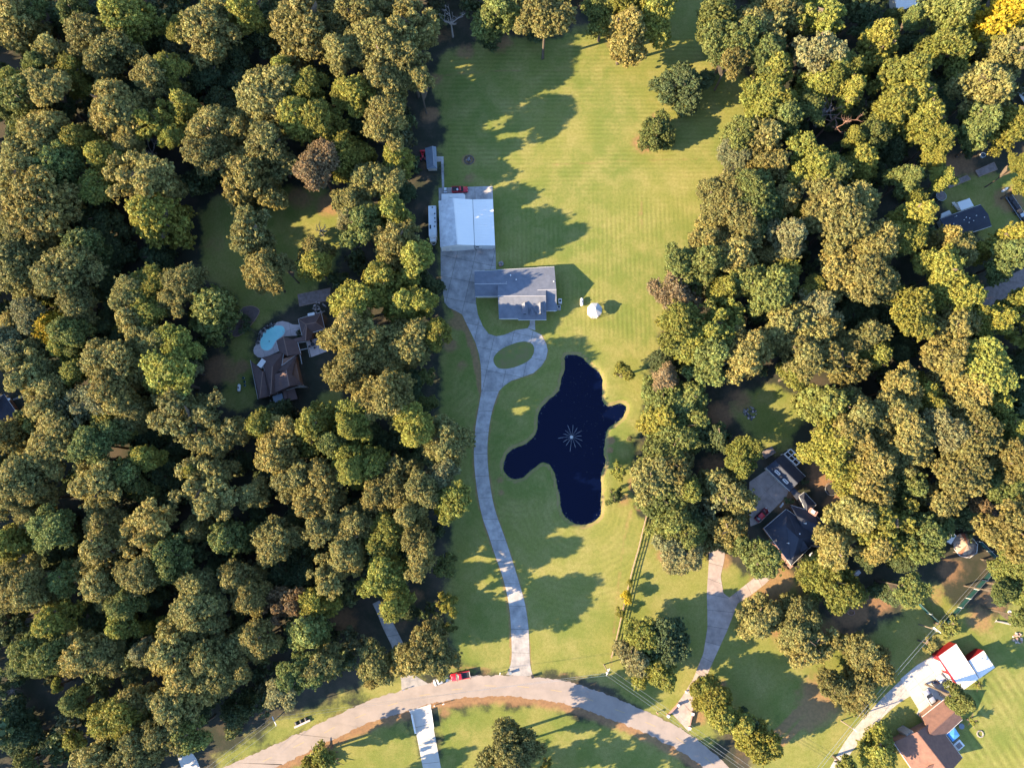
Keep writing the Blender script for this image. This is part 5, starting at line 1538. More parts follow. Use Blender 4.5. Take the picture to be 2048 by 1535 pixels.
def vehicle(label, p, rz, kind, paint, roof=None, cat=None, name=None, L=4.7, W=1.82, cargo=None):
    """x forward. kind: sedan, suv, pickup."""
    nm = name or {'sedan': 'parked_car', 'suv': 'parked_car', 'pickup': 'pickup_truck'}[kind]
    t = thing(nm, label, cat or ('truck' if kind == 'pickup' else 'car'), (p.x, p.y, 0.05), rz)
    h, w = L / 2, W / 2
    hood = 0.92 if kind == 'sedan' else 1.05
    rf = 1.45 if kind == 'sedan' else 1.75
    if kind == 'pickup':
        loft([(-h, w * .93, w * .9, .45, 1.0), (-h + .1, w, w * .95, .35, 1.05), (h * .95 - .9, w, w * .95, .35, 1.1), (h - .25, w * .96, w * .88, .35, 1.0), (h, w * .85, w * .78, .4, .85)]).build('body', paint, t, True)
        bed = MB()
        bed.box((-h + 1.05, 0, 1.09), (1.9, W * .78, 0.06))
        bed.build('bed_floor', M['dark_metal'], t)
        for y in (-1, 1): MB().box((-h + 1.0, y * w * .88, 1.2), (2.0, 0.12, 0.3)).build('bed_side', paint, t)
        MB().box((-h + .06, 0, 1.18), (0.1, W * .86, 0.28)).build('tailgate', M['trim_white'] if cargo == 'white_gate' else paint, t)
        c0, c1 = -h + 2.05, h - 1.35
    elif kind == 'suv':
        loft([(-h, w * .9, w * .84, .45, 1.0), (-h + .15, w, w * .95, .35, 1.1), (h - 1.1, w, w * .95, .35, 1.1), (h - .2, w * .95, w * .86, .35, .98), (h, w * .84, w * .75, .4, .82)]).build('body', paint, t, True)
        c0, c1 = -h + .1, h - 1.2
    else:
        loft([(-h, w * .86, w * .8, .42, .85), (-h + .2, w * .97, w * .9, .3, .93), (0, w, w * .95, .28, .95), (h - .9, w * .98, w * .9, .28, .9), (h - .15, w * .86, w * .76, .32, .74), (h, w * .7, w * .62, .38, .62)]).build('body', paint, t, True)
        c0, c1 = -h + .55, h - 1.25
    zb = 0.9 if kind == 'sedan' else 1.05
    rk = .55 if kind == 'sedan' else (.2 if kind == 'suv' else .1)
    loft([(c0, w * .86, w * .8, zb - .05, zb + .02), (c0 + rk, w * .9, w * .74, zb - .05, rf - .04), (c1 - .75, w * .9, w * .74, zb - .05, rf - .04), (c1, w * .86, w * .8, zb - .05, zb + .02)]).build('glasshouse', M['glass'], t)
    loft([(c0 + rk + .02, w * .76, w * .66, rf - .10, rf - .02), (c0 + rk + .3, w * .77, w * .70, rf - .10, rf), (c1 - .95, w * .77, w * .70, rf - .10, rf), (c1 - .72, w * .76, w * .66, rf - .10, rf - .02)]).build('roof_panel', roof or paint, t, True)
    for y in (-1, 1):
        MB().box((h - .12, y * w * .58, .68 if kind == 'sedan' else .82), (.2, .34, .16)).build('headlight', M['trim_white'], t)
        MB().box((-h + .05, y * w * .72, .78 if kind == 'sedan' else .9), (.1, .26, .18)).build('tail_light', M['car_red'], t)
        MB().box((c1 - .35, y * (w + .1), zb + .08), (.14, .2, .14)).build('mirror', paint, t)
        for x in (-h + .85, h - .85): wheel(t, x, y * (w - .1))
    if cargo and cargo != 'white_gate':
        for i in range(5):
            MB().box((-h + .5 + .3 * i, random.uniform(-.4, .4), 1.25), (random.uniform(.3, .6), random.uniform(.3, .6), random.uniform(.2, .5)), random.random()).build('cargo', random.choice([M['dark_metal'], M['trim_white'], M['steel']]), t)
    return t

def heading(a, b):
    return math.atan2(b.y - a.y, b.x - a.x)

ZP = conv(760, 1280, 5.12)
vehicle('red pickup parked on the verge with its white tailgate up', ZP(826, 355), heading(ZP(915, 335), ZP(735, 372)), 'pickup', M['car_red'], roof=M['car_red'], L=5.3, W=1.95, cargo='white_gate')
vehicle('silver car parked behind the tree, nose to the red pickup', ZP(635, 400), heading(ZP(570, 425), ZP(705, 375)), 'sedan', M['car_silver'], L=4.6)
vehicle('grey sedan standing apart, leftmost of three cars on the barn pad', Z7(505, 798), heading(Z7(540, 865), Z7(465, 740)), 'sedan', M['car_silver'], L=4.6)
vehicle('black car between two others on the barn pad', Z7(608, 700), heading(Z7(655, 770), Z7(560, 640)), 'suv', M['car_black'], L=4.9, W=1.9)
vehicle('white pickup with a loaded bed beside the red barn', Z7(665, 655), heading(Z7(720, 720), Z7(615, 600)), 'pickup', M['car_white'], L=5.4, W=1.95, cargo='load')
vehicle('dark maroon car with a red roof parked on the garage court', Z6(505, 885), heading(Z6(450, 940), Z6(560, 830)), 'sedan', M['car_maroon'], roof=M['car_red'], L=4.6)
vehicle('white vehicle half hidden beside the golden yellow tree', ZT(1240, 350), R(40), 'suv', M['car_white'], L=4.5)
vehicle('small red pickup parked on the pad behind the white barn', ZW(770, 205), R(2), 'pickup', M['car_red'], roof=M['car_red'], L=4.9, W=1.8, cargo='load')

# long white camper beside the barn
a, b = ZW(232, 490, 3.2), ZW(245, 1100, 3.2)
c = (V3(a) + V3(b)) / 2
Lr = (V3(a) - V3(b)).length
t = thing('camper_trailer', 'long white camper trailer parked along the barn wall', 'camper', (c.x, c.y, 0), heading(a, b))
loft([(-Lr / 2, 1.15, 1.1, .6, 3.1), (-Lr / 2 + .2, 1.22, 1.15, .5, 3.2), (Lr / 2 - .6, 1.22, 1.15, .5, 3.2), (Lr / 2, 1.1, .95, .7, 2.9)]).build('body', M['car_white'], t)
loft([(Lr / 2 - .05, 1.0, .9, 1.2, 2.6), (Lr / 2 + .9, .95, .85, 1.2, 2.4)]).build('nose', M['car_white'], t)
MB().bar((Lr / 2 + .6, 0, .6), (Lr / 2 + 2.0, 0, .6), .2).build('hitch', M['dark_metal'], t)
MB().tube([(Lr / 2 + 1.0, .7, 1.3), (Lr / 2 + 1.5, .4, 1.3), (Lr / 2 + 1.6, 0, 1.3), (Lr / 2 + 1.5, -.4, 1.3), (Lr / 2 + 1.0, -.7, 1.3)], [.07] * 5).build('front_rail', M['trim_white'], t)
for x, s in ((-Lr * .25, .8), (Lr * .38, .8)): MB().box((x, 0, 3.27), (1.1, .8, .18)).build('air_unit', M['trim_white'], t)
for x, y in ((-.44, .05), (-.24, .75), (-.1, .75), (0.02, .8), (.16, .6)): MB().box((x * Lr, y, 3.26), (.36, .36, .16)).build('roof_vent', M['dark_metal'], t)
MB().box((Lr * .17, -.65, 3.24), (1.2, .5, .08)).build('skylight', M['glass'], t)
for x in (-.4, .4):
    for y in (-1.1, 1.1): wheel(t, x * 1.2 - 1, y * .98, .36, .22)

# travel trailer tucked under the barn eave
a, b = ZW(412, 320, 2.8), ZW(865, 310, 2.8)
c = (V3(ZW(412, 330, 2.8)) + V3(ZW(865, 320, 2.8))) / 2
Lr = (V3(a) - V3(b)).length
t = thing('travel_trailer', 'grey round-cornered trailer tucked under the back eave of the white barn', 'trailer', (c.x, c.y, 0), R(1))
loft([(-Lr / 2, 1.1, 1.05, .6, 2.8), (Lr / 2 - .8, 1.15, 1.08, .5, 2.8), (Lr / 2 - .25, 1.0, .9, .6, 2.75), (Lr / 2, .75, .6, .8, 2.6)]).build('body', M['trim_white'], t)
MB().box((-.7, .1, 2.87), (.8, .6, .18)).build('air_unit', M['white'], t)
MB().box((1.2, .2, 2.86), (.35, .35, .14)).build('roof_vent', M['white'], t)
for x in (-.5, .5):
    for y in (-1.0, 1.0): wheel(t, x, y, .34, .2)
# utility box and bench on the pad
t = thing('utility_cart', 'small white box cart on the pad behind the barn', 'cart', ZW(490, 215).to_tuple())
MB().box((0, .3, .7), (.7, .8, .7)).build('box', M['white'], t)
MB().box((0, -.5, .4), (1.0, .5, .5)).build('tray', M['steel'], t)
for x in (-.3, .3): wheel(t, x, .3, .18, .1)

def tractor(label, p, rz, m):
    t = thing('tractor', label, 'tractor', (p.x, p.y, 0.02), rz)
    loft([(-.2, .35, .3, .6, 1.2), (.5, .35, .3, .6, 1.2), (1.3, .3, .24, .6, 1.1)]).build('hood', m, t)
    MB().box((-.6, 0, .9), (.6, .6, .12)).box((-.85, 0, 1.15), (.1, .6, .5)).build('seat', M['dark_metal'], t)
    MB().tube([(-1.0, -.5, .6), (-1.0, -.5, 1.9), (-1.0, .5, 1.9), (-1.0, .5, .6)], [.05] * 4).build('roll_bar', M['dark_metal'], t)
    for y in (-.4, .4): MB().bar((1.2, y, .7), (2.2, y, .4), .12).build('loader_arm', m, t)
    MB().box((2.35, 0, .4), (.5, 1.6, .5)).build('bucket', m, t)
    for y in (-.65, .65):
        wheel(t, -.6, y, .6, .36)
        wheel(t, 1.0, y, .38, .24)
    for y in (-.65, .65): MB().box((-.6, y, 1.28), (.8, .4, .06)).build('fender', m, t)
tractor('orange tractor with loader parked by the pergola', Z6(950, 245), heading(Z6(910, 280), Z6(990, 205)), M['orange'])
tractor('red tractor half hidden behind the small shed', ZS(113, 325), R(95), M['car_red'])

def flatbed(name, label, p, rz, L, W, m, cat='trailer', rail=.3):
    t = thing(name, label, cat, (p.x, p.y, 0), rz)
    MB().box((0, 0, .62), (L, W, .12)).build('deck', m, t)
    for y in (-1, 1):
        MB().box((0, y * W / 2, .62 + rail), (L, .06, .08)).build('side_rail', M['steel'], t)
        for i in range(4): MB().box((-L / 2 + L * i / 3, y * W / 2, .62 + rail / 2), (.06, .06, rail)).build('stake', M['steel'], t)
        for x in (-.45, .45): wheel(t, x, y * (W / 2 + .05), .32, .2)
    MB().bar((L / 2, -.5, .55), (L / 2 + 1.2, 0, .5), .1).bar((L / 2, .5, .55), (L / 2 + 1.2, 0, .5), .1).build('drawbar', M['dark_metal'], t)
    return t
flatbed('utility_trailer', 'weathered grey trailer on the grass left of the detached garage', Z6(570, 270), heading(Z6(520, 300), Z6(620, 240)), 3.6, 2.0, M['soil_bed'])
t = flatbed('flatbed_trailer', 'long dark loaded flatbed trailer at the right edge', ZR(1420, 1020), heading(ZR(1530, 1220), ZR(1270, 830)), 11.0, 2.2, M['dark_metal'])
for i in range(7): MB().box((-4.8 + i * 1.5, random.uniform(-.3, .3), .95), (1.1, 1.2, .5), random.uniform(-.2, .2)).build('load', random.choice([M['dark_metal'], M['log_dark'], M['steel']]), t)

# gazebo
p = ZH(1683, 730, 0)
p = gp(1187.5, 624)
t = thing('gazebo', 'white eight-sided gazebo on the lawn right of the house', 'gazebo', (p.x, p.y, 0))
n8 = 8
ro, ri = 2.25, 0.25
for k in range(n8):
    a0, a1 = 6.283 * k / n8 + .39, 6.283 * (k + 1) / n8 + .39
    g0 = .004
    MB().slab([(ro * math.cos(a0 + g0), ro * math.sin(a0 + g0), 2.55), (ro * math.cos(a1 - g0), ro * math.sin(a1 - g0), 2.55), (ri * math.cos(a1), ri * math.sin(a1), 3.75), (ri * math.cos(a0), ri * math.sin(a0), 3.75)], .07).build('roof_panel', M['gazebo'], t)
    MB().bar((ro * .9 * math.cos(a0), ro * .9 * math.sin(a0), 0), (ro * .9 * math.cos(a0), ro * .9 * math.sin(a0), 2.6), .13).build('post', M['trim_white'], t)
    if k != 6:
        MB().bar((ro * .9 * math.cos(a0), ro * .9 * math.sin(a0), .95), (ro * .9 * math.cos(a1), ro * .9 * math.sin(a1), .95), .08).bar((ro * .9 * math.cos(a0), ro * .9 * math.sin(a0), .3), (ro * .9 * math.cos(a1), ro * .9 * math.sin(a1), .3), .08).build('rail', M['trim_white'], t)
MB().lathe((0, 0, 3.7), [(.3, 0), (.3, .14), (.36, .16), (.05, .3)], 8).build('cupola', M['white'], t)
MB().lathe((0, 0, 0), [(2.1, 0), (2.1, .14)], 8).build('floor', M['wood'], t)

def tank(name, label, p, rz, L, r, m=M['white']):
    t = thing(name, label, 'tank', (p.x, p.y, 0), rz)
    mb = MB()
    zc = r + .25
    xs = [(-L / 2, .05), (-L / 2 + .12, r * .6), (-L / 2 + .35, r * .95), (-L / 2 + .5, r), (L / 2 - .5, r), (L / 2 - .35, r * .95), (L / 2 - .12, r * .6), (L / 2, .05)]
    mb.tube([(x, 0, zc) for x, _ in xs], [q for _, q in xs], 14)
    mb.build('shell', m, t, True)
    MB().lathe((0, 0, zc + r - .05), [(.2, 0), (.2, .22), (.1, .28)], 8).build('valve_dome', M['dark_metal'], t)
    for x in (-L * .28, L * .28): MB().box((x, 0, .17), (.2, r * 1.5, .34)).build('foot', M['dark_metal'], t)
tank('propane_tank', 'white propane tank on the lawn left of the gazebo', gp(1163, 605), R(88), 2.6, .48)
tank('propane_tank', 'white propane tank in the shade left of the brown pool house', gp(480, 776), R(92), 2.3, .48)
tank('propane_tank', 'short white propane tank at the lower wall of the dark-roofed house', Z6(992, 1272), R(40), 1.5, .38)

# air units by the house
for (x, y, lab) in ((1330, 630, 'white air conditioner at the right wall of the grey-roofed house, upper one'), (1318, 692, 'grey air conditioner at the right wall of the grey-roofed house, lower one')):
    p = ZH(x, y)
    t = thing('air_conditioner', lab, 'air conditioner', (p.x, p.y, 0))
    MB().box((0, 0, .55), (.95, 1.3 if y < 650 else .95, 1.0)).build('case', M['trim_white'] if y < 650 else M['steel'], t)
    MB().lathe((0, 0, 1.05), [(.36, 0), (.36, .04), (.1, .06)], 12).build('fan_grille', M['dark_metal'], t)
    MB().box((0, 0, .03), (1.2, 1.6, .06)).build('pad', M['concrete'], t)

# fire pit with charred logs
p = gp(938, 320)
t = thing('burn_pile', 'round burn pile of charred debris on the shaded lawn by the shed', 'burn pile', (p.x, p.y, 0))
for k in range(16):
    a = 6.283 * k / 16
    MB().box((1.35 * math.cos(a), 1.35 * math.sin(a), .12), (.42, .3, .26), a + random.uniform(-.3, .3), .8).build('stone', M['dark_stone'], t)
for k in range(14):
    a = random.random() * 6.28; rr = random.uniform(0, .7); q = random.random() * 6.28
    MB().bar((rr * math.cos(a) - .6 * math.cos(q), rr * math.sin(a) - .6 * math.sin(q), .15 + .03 * k), (rr * math.cos(a) + .6 * math.cos(q), rr * math.sin(a) + .6 * math.sin(q), .2 + .03 * k), random.uniform(.12, .25), n=6).build('log', random.choice([M['log_dark'], M['log_dark'], M['stone'], M['dead_wood']]), t)

# fountain
p = gp(1143, 873.5, -0.3)
t = thing('fountain', 'floating fountain throwing a star of white jets in the pond', 'fountain', (p.x, p.y, -0.36))
MB().lathe((0, 0, 0), [(.42, -.1), (.45, .1), (.35, .22), (.18, .28), (.14, .5)], 14).build('float', M['trim_white'], t)
rf_ = random.Random(3)
for k in range(14):
    a = 6.283 * k / 14 + .1
    ln = rf_.uniform(2.2, 4.0)
    pts_ = []
    for i in range(9):
        s_ = i / 8
        pts_.append((math.cos(a) * (0.3 + ln * s_), math.sin(a) * (0.3 + ln * s_), .5 + 4.2 * s_ * (1 - s_) * 0.9))
    MB().tube(pts_, [.01, .014, .018, .022, .027, .033, .04, .042, .02], 5).build('jet', M['spray'], t)
mb = MB()
for k in range(110):
    a = rf_.random() * 6.28; rr = abs(rf_.gauss(0, .9)); z = .3 + max(0, 1.2 - rr) * rf_.random()
    s_ = rf_.uniform(.03, .08)
    mb.box((rr * math.cos(a), rr * math.sin(a), z), (s_, s_, s_), a)
tag(mb.build('spray_drops', M['spray'], t), kind='stuff')

# swimming pool and patio
patio = [Z4(*q)[:2] for q in [(520, 470), (560, 436), (620, 425), (690, 440), (740, 465), (815, 468), (830, 510), (840, 592), (632, 606), (548, 655), (578, 782), (400, 860), (330, 850), (285, 810), (276, 770), (285, 735), (320, 690), (355, 675), (340, 610), (400, 530)]]
slabs('pool_patio', patio, 3.0, M['patio'], z=0.1, rot=R(14))
pool = smooth_line([Z4(*q)[:2] for q in [(555, 478), (620, 480), (650, 515), (650, 560), (620, 605), (560, 640), (525, 690), (500, 745), (450, 778), (390, 765), (360, 720), (360, 650), (385, 580), (440, 520), (500, 490)]], 2, True)
pcn = Z4(490, 630)
t = thing('swimming_pool', 'kidney-shaped turquoise swimming pool beside the brown house', 'pool', (pcn.x, pcn.y, 0))
lp = [(q[0] - pcn.x, q[1] - pcn.y) for q in pool]
MB().prism(lp, 0.05, 0.14).build('water', M['pool_water'], t)
np_ = len(lp)
mb = MB()
outp = []
for i in range(np_):
    d = (Vector(lp[(i + 1) % np_]) - Vector(lp[i - 1])).normalized()
    outp.append(tuple(Vector(lp[i]) + Vector((d.y, -d.x)) * 0.32))
ca_ = sum(lp[i][0] * lp[(i + 1) % np_][1] - lp[(i + 1) % np_][0] * lp[i][1] for i in range(np_))
if ca_ < 0:
    outp = [tuple(Vector(lp[i]) * 2 - Vector(outp[i])) for i in range(np_)]
vs = [(q[0], q[1], .2) for q in lp] + [(q[0], q[1], .2) for q in outp] + [(q[0], q[1], .05) for q in lp] + [(q[0], q[1], .05) for q in outp]
fs = []
for i in range(np_):
    j = (i + 1) % np_
    fs += [(i, j, np_ + j, np_ + i), (np_ + i, np_ + j, 3 * np_ + j, 3 * np_ + i), (2 * np_ + i, 2 * np_ + j, j, i)]
mb.add(vs, fs)
mb.build('coping', M['patio'], t)
MB().lathe((Z4(465, 665).x - pcn.x, Z4(465, 665).y - pcn.y, .14), [(.16, 0), (.16, .05), (.06, .1)], 10).build('skimmer_float', M['dark_metal'], t)
MB().tube([(Z4(640, 560).x - pcn.x, Z4(640, 560).y - pcn.y, .1), (Z4(640, 560).x - pcn.x, Z4(640, 560).y - pcn.y, .9), (Z4(625, 550).x - pcn.x, Z4(625, 550).y - pcn.y, .9), (Z4(615, 545).x - pcn.x, Z4(615, 545).y - pcn.y, .1)], [.04] * 4).build('ladder', M['steel'], t)
t = thing('rock_border', 'curved border of dark rocks along the upper left pool edge', 'rock border', Z4(390, 560).to_tuple())
bl = resample([Z4(*q)[:2] for q in [(520, 462), (440, 500), (380, 560), (345, 630), (325, 680)]], 34)
o = Z4(390, 560)
for q in bl:
    for _ in range(2):
        MB().box((q[0] - o.x + random.uniform(-.5, .5), q[1] - o.y + random.uniform(-.5, .5), .25), (random.uniform(.4, .9), random.uniform(.4, .8), .5), random.random() * 3, .6).build('rock', random.choice([M['dark_stone'], M['dark_stone'], M['stone']]), t)
slabs('side_patio', [Z4(*q)[:2] for q in [(905, 655), (1110, 610), (1165, 680), (1150, 780), (960, 850), (925, 720)]], 2.6, M['patio'], z=0.08, rot=R(14))
p = Z4(985, 705)
t = thing('patio_table', 'black round table with chairs on the patio behind the pool house', 'table', (p.x, p.y, .08))
MB().lathe((0, 0, .7), [(.6, 0), (.6, .06)], 14).build('table_top', M['dark_metal'], t)
MB().lathe((0, 0, 0), [(.35, 0), (.08, .08), (.08, .7)], 8).build('pedestal', M['dark_metal'], t)
for k in range(4):
    a = k * 1.57 + .5
    cx_, cy_ = p.x + 1.1 * math.cos(a), p.y + 1.1 * math.sin(a)
    ch = thing('patio_chair', f"black chair at the patio table, {['upper right', 'upper left', 'lower left', 'lower right'][k]} seat of four", 'chair', (cx_, cy_, .08), a, 'chairs around the patio table')
    MB().box((0, 0, .45), (.5, .5, .06)).build('seat', M['dark_metal'], ch)
    MB().box((.25, 0, .75), (.06, .5, .6)).build('backrest', M['dark_metal'], ch)
    for x in (-.2, .2):
        for y in (-.2, .2): MB().bar((x, y, 0), (x, y, .45), .05).build('leg', M['dark_metal'], ch)
p = Z4(1055, 640)
t = thing('grill', 'round black grill at the edge of the side patio', 'grill', (p.x, p.y, .08))
MB().lathe((0, 0, .6), [(.15, 0), (.42, .15), (.45, .3), (.35, .5), (.08, .6)], 12).build('kettle', M['dark_metal'], t)
for k in range(3): MB().bar((0, 0, .65), (.4 * math.cos(k * 2.1), .4 * math.sin(k * 2.1), 0), .05).build('leg', M['steel'], t)

# beds and pads
def bed(name, label, pts_, m, edge, h=0.18, cat='garden bed'):
    c = sum((Vector(q[:2]) for q in pts_), Vector((0, 0))) / len(pts_)
    t = thing(name, label, cat, (c.x, c.y, 0))
    l_ = [(q[0] - c.x, q[1] - c.y) for q in pts_]
    MB().prism(l_, -.05, h - .05).build('soil', m, t)
    k = MB()
    for i in range(len(l_)):
        k.bar((*l_[i], h / 2), (*l_[(i + 1) % len(l_)], h / 2), .14, h)
    k.build('edging', edge, t)
    return t
bed('mulch_bed', 'leaf-shaped brown mulch bed under the lone round tree', smooth_line([Z4(*q)[:2] for q in [(60, 300), (180, 255), (270, 243), (350, 285), (345, 335), (270, 450), (130, 600), (20, 612), (-30, 560), (0, 400)]], 2, True), M['mulch'], M['brick_pink'], .14)
bed('play_pad', 'rectangular brown mulch pad above the pool house', [Z4(*q)[:2] for q in [(800, 112), (1185, 36), (1176, 176), (822, 250)]], M['soil_bed'], M['wood'], .16, 'play pad')
bed('raised_bed', 'left raised garden bed of dry soil, near the round trampoline', [ZR(*q)[:2] for q in [(340, 605), (655, 468), (710, 530), (378, 668)]], M['soil_bed'], M['wood'], .35)
bed('raised_bed', 'right raised garden bed of dry soil, below the white tub', [ZR(*q)[:2] for q in [(780, 400), (1065, 272), (1118, 380), (835, 492)]], M['soil_bed'], M['wood'], .35)

def trampoline(label, p, r, m):
    t = thing('trampoline', label, 'trampoline', (p.x, p.y, 0))
    MB().lathe((0, 0, .82), [(r * .86, 0), (r * .86, .03)], 24).build('mat', m, t)
    mb = MB()
    n = 28
    mb.tube([(r * math.cos(6.283 * k / n), r * math.sin(6.283 * k / n), .85) for k in range(n + 1)], [.09] * (n + 1), 6)
    mb.build('frame', M['steel'], t)
    for k in range(6):
        a = 6.283 * k / 6
        MB().bar((r * math.cos(a), r * math.sin(a), 0), (r * math.cos(a), r * math.sin(a), .85), .08).build('leg', M['steel'], t)
trampoline('black round trampoline in the bare yard behind the dark-roofed house', Z6(1190, 632), 1.75, M['dark_metal'])
trampoline('grey leaf-strewn round trampoline near the left raised bed', ZR(240, 800), 1.5, M['soil_bed'])
p = ZR(890, 165)
t = thing('stock_tank', 'white oval tub of dark water above the raised beds', 'tub', (p.x, p.y, 0))
MB().lathe((0, 0, 0), [(.75, 0), (.82, .6), (.74, .6), (.7, .35), (.02, .34)], 20).build('shell', M['trim_white'], t)
MB().lathe((0, 0, .3), [(.7, 0), (.7, .1)], 20).build('water', M['glass'], t)
a, b = ZR(1195, 715, .3), ZR(1285, 655, .3)
p = (V3(a) + V3(b)) / 2
t = thing('canoe', 'small pale canoe lying on the bare yard at the right', 'canoe', (p.x, p.y, 0), heading(a, b))
loft([(-1.4, .05, .04, .2, .4), (-.8, .3, .32, .05, .4), (0, .38, .42, 0, .38), (.8, .3, .32, .05, .4), (1.4, .05, .04, .2, .4)]).build('hull', M['trim_white'], t, True)
MB().box((0, 0, .40), (.25, .7, .04)).build('thwart', M['wood'], t)

# rock pile in the small clearing
def pile(name, label, p, n, r, mats, cat):
    t = thing(name, label, cat, (p.x, p.y, 0))
    for k in range(n):
        a = random.random() * 6.28; q = r * math.sqrt(random.random())
        MB().box((q * math.cos(a), q * math.sin(a), .2 + (1 - q / r) * .4 * random.random()), (random.uniform(.3, .8), random.uniform(.3, .7), random.uniform(.3, .5)), random.random() * 3, random.uniform(.5, .8)).build('rock', random.choice(mats), t)
    return t
pile('stone_pile', 'heap of pale stones on the small grass clearing', gp(1500, 825), 34, 1.9, [M['stone'], M['dark_stone'], M['patio']], 'stone pile')
pile('stone_pile', 'row of pale stones below the road beside the yellow-green bush', gp(618, 1517), 14, 1.1, [M['stone'], M['patio']], 'stone pile')
pile('rubble_pile', 'pale rubble heap at the right edge beyond the red barn', gp(2035, 1275), 22, 1.5, [M['stone'], M['patio'], M['brick_pink']], 'rubble')
pile('rubble_pile', 'pale rubble patch behind the small hipped roof of the pool house', Z4(1060, 265), 26, 1.9, [M['stone'], M['patio'], M['concrete']], 'rubble')
pile('debris_pile', 'small pile of pinkish bricks at the corner of the barn court', ZH(730, 250), 12, .8, [M['brick_pink'], M['stone']], 'debris')
t = pile('fire_ring', 'ring of stones in the grass behind the tan-roofed house', Z7(1040, 1178), 0, 1, [M['stone']], 'fire ring')
for k in range(12):
    a = 6.283 * k / 12
    MB().box((.8 * math.cos(a), .8 * math.sin(a), .12), (.4, .28, .26), a + 1.57, .8).build('stone', M['stone'], t)

# rail fence beside the lawn
FP = [gp(u, v) for u, v in [(1292, 1031), (1284, 1062), (1276, 1096), (1266, 1130), (1257, 1166), (1249, 1200), (1240, 1240), (1231, 1280), (1222, 1312)]]
fl = resample([q[:2] for q in FP], 22)
o = FP[4]
t = thing('rail_fence', 'three-rail weathered wooden fence along the right side of the lawn', 'fence', (o.x, o.y, 0))
for i, q in enumerate(fl):
    MB().box((q[0] - o.x, q[1] - o.y, .7), (.16, .16, 1.4)).build('post', M['wood'], t)
    if i < len(fl) - 1:
        r_ = fl[i + 1]
        for z in (.4, .85, 1.28):
            MB().bar((q[0] - o.x, q[1] - o.y, z), (r_[0] - o.x, r_[1] - o.y, z), .09, .17).build('rail', M['wood'], t)

# green net fence of the arena with the round canvas pavilion
ZN = conv(1800, 1050, 6.395)
def net_fence(label, pts_, h=2.1):
    line = resample([q[:2] for q in pts_], max(3, int(sum((Vector(a_[:2]) - Vector(b2[:2])).length for a_, b2 in zip(pts_[:-1], pts_[1:])) / 3.0)))
    o = Vector((*line[0], 0))
    t = thing('net_fence', label, 'fence', (o.x, o.y, 0))
    for i, q in enumerate(line):
        MB().bar((q[0] - o.x, q[1] - o.y, 0), (q[0] - o.x, q[1] - o.y, h + .1), .12).build('post', M['trim_white'], t)
        if i < len(line) - 1:
            r_ = line[i + 1]
            sag = random.uniform(.1, .3)
            mid = ((q[0] + r_[0]) / 2 - o.x, (q[1] + r_[1]) / 2 - o.y)
            a_, b2 = (q[0] - o.x, q[1] - o.y), (r_[0] - o.x, r_[1] - o.y)
            MB().add([(*a_, .1), (*mid, .1), (*b2, .1), (*b2, h), (*mid, h - sag), (*a_, h)], [(0, 1, 4, 5), (1, 2, 3, 4)]).build('net_panel', M['net_green'], t)
            MB().bar((*a_, h), (*b2, h), .06).build('top_wire', M['steel'], t)
            MB().bar((a_[0], a_[1], h + .08), (a_[0] + .5, a_[1] + .12, h - .1), .09).build('brace', M['trim_white'], t)
net_fence('green net fence on the lower left side of the arena', [ZN(180, 965), ZN(300, 1085), ZN(508, 1275)])
net_fence('long green net fence with white braces on the right side of the arena', [ZN(530, 1275), ZN(1255, 470)])
net_fence('green net fence running up to the round canvas pavilion', [ZN(1240, 455), ZN(985, 205)])
p = ZN(830, 270)
t = thing('pavilion', 'round pavilion with a patched tan canvas cone roof', 'pavilion', (p.x, p.y, 0))
rr = 3.0
ap = ZN(860, 245, 3.6)
ax_, ay_ = ap.x - p.x, ap.y - p.y
for k in range(14):
    a0, a1 = 6.283 * k / 14, 6.283 * (k + 1) / 14 - .03
    MB().slab([(ax_ + rr * math.cos(a0), ay_ + rr * math.sin(a0), 2.1 + random.uniform(-.1, .1)), (ax_ + rr * math.cos(a1), ay_ + rr * math.sin(a1), 2.1 + random.uniform(-.1, .1)), (ax_, ay_, 3.7)], .04).build('canvas_panel', M['rust_canvas'] if k in (3, 9) else M['canvas'], t)
    MB().bar((ax_ + rr * .97 * math.cos(a0), ay_ + rr * .97 * math.sin(a0), 0), (ax_ + rr * .97 * math.cos(a0), ay_ + rr * .97 * math.sin(a0), 2.1), .1).build('post', M['wood'], t)
for k in range(8):
    a0, a1 = 6.283 * k / 8 + .2, 6.283 * (k + 1) / 8 + .2
    MB().bar((3.4 * math.cos(a0), 3.1 * math.sin(a0), .5), (3.4 * math.cos(a1), 3.1 * math.sin(a1), .5), .1, .3).build('kerb', M['trim_white'], t)
MB().lathe((0, 0, 0), [(3.2, 0), (3.2, .35)], 8).build('floor', M['soil_bed'], t)
p = ZN(580, 150)
t = thing('tool_shed', 'small grey flat roof beside the round canvas pavilion', 'shed', (p.x, p.y, 0), R(-35))
MB().box((0, 0, 1.05), (1.7, 2.4, 2.1)).build('wall', M['siding'], t)
MB().slab([(-1.1, -1.5, 2.15), (1.1, -1.5, 2.3), (1.1, 1.5, 2.3), (-1.1, 1.5, 2.15)], .08).build('roof', M['metal_white'], t)
MB().box((0, -1.22, .9), (.8, .05, 1.8)).build('door', M['wood'], t)
a, b = ZN(1235, 1225, .2), ZN(1460, 1265, .2)
p = (V3(a) + V3(b)) / 2
t = thing('fallen_trunk', 'pale fallen trunk lying in the yard at the right edge', 'log', (p.x, p.y, 0), heading(a, b))
MB().tube([(-2.8, 0, .3), (-1, .05, .3), (1, -.05, .3), (2.8, 0, .3)], [.16, .24, .28, .3], 8).build('trunk', M['dead_wood'], t)
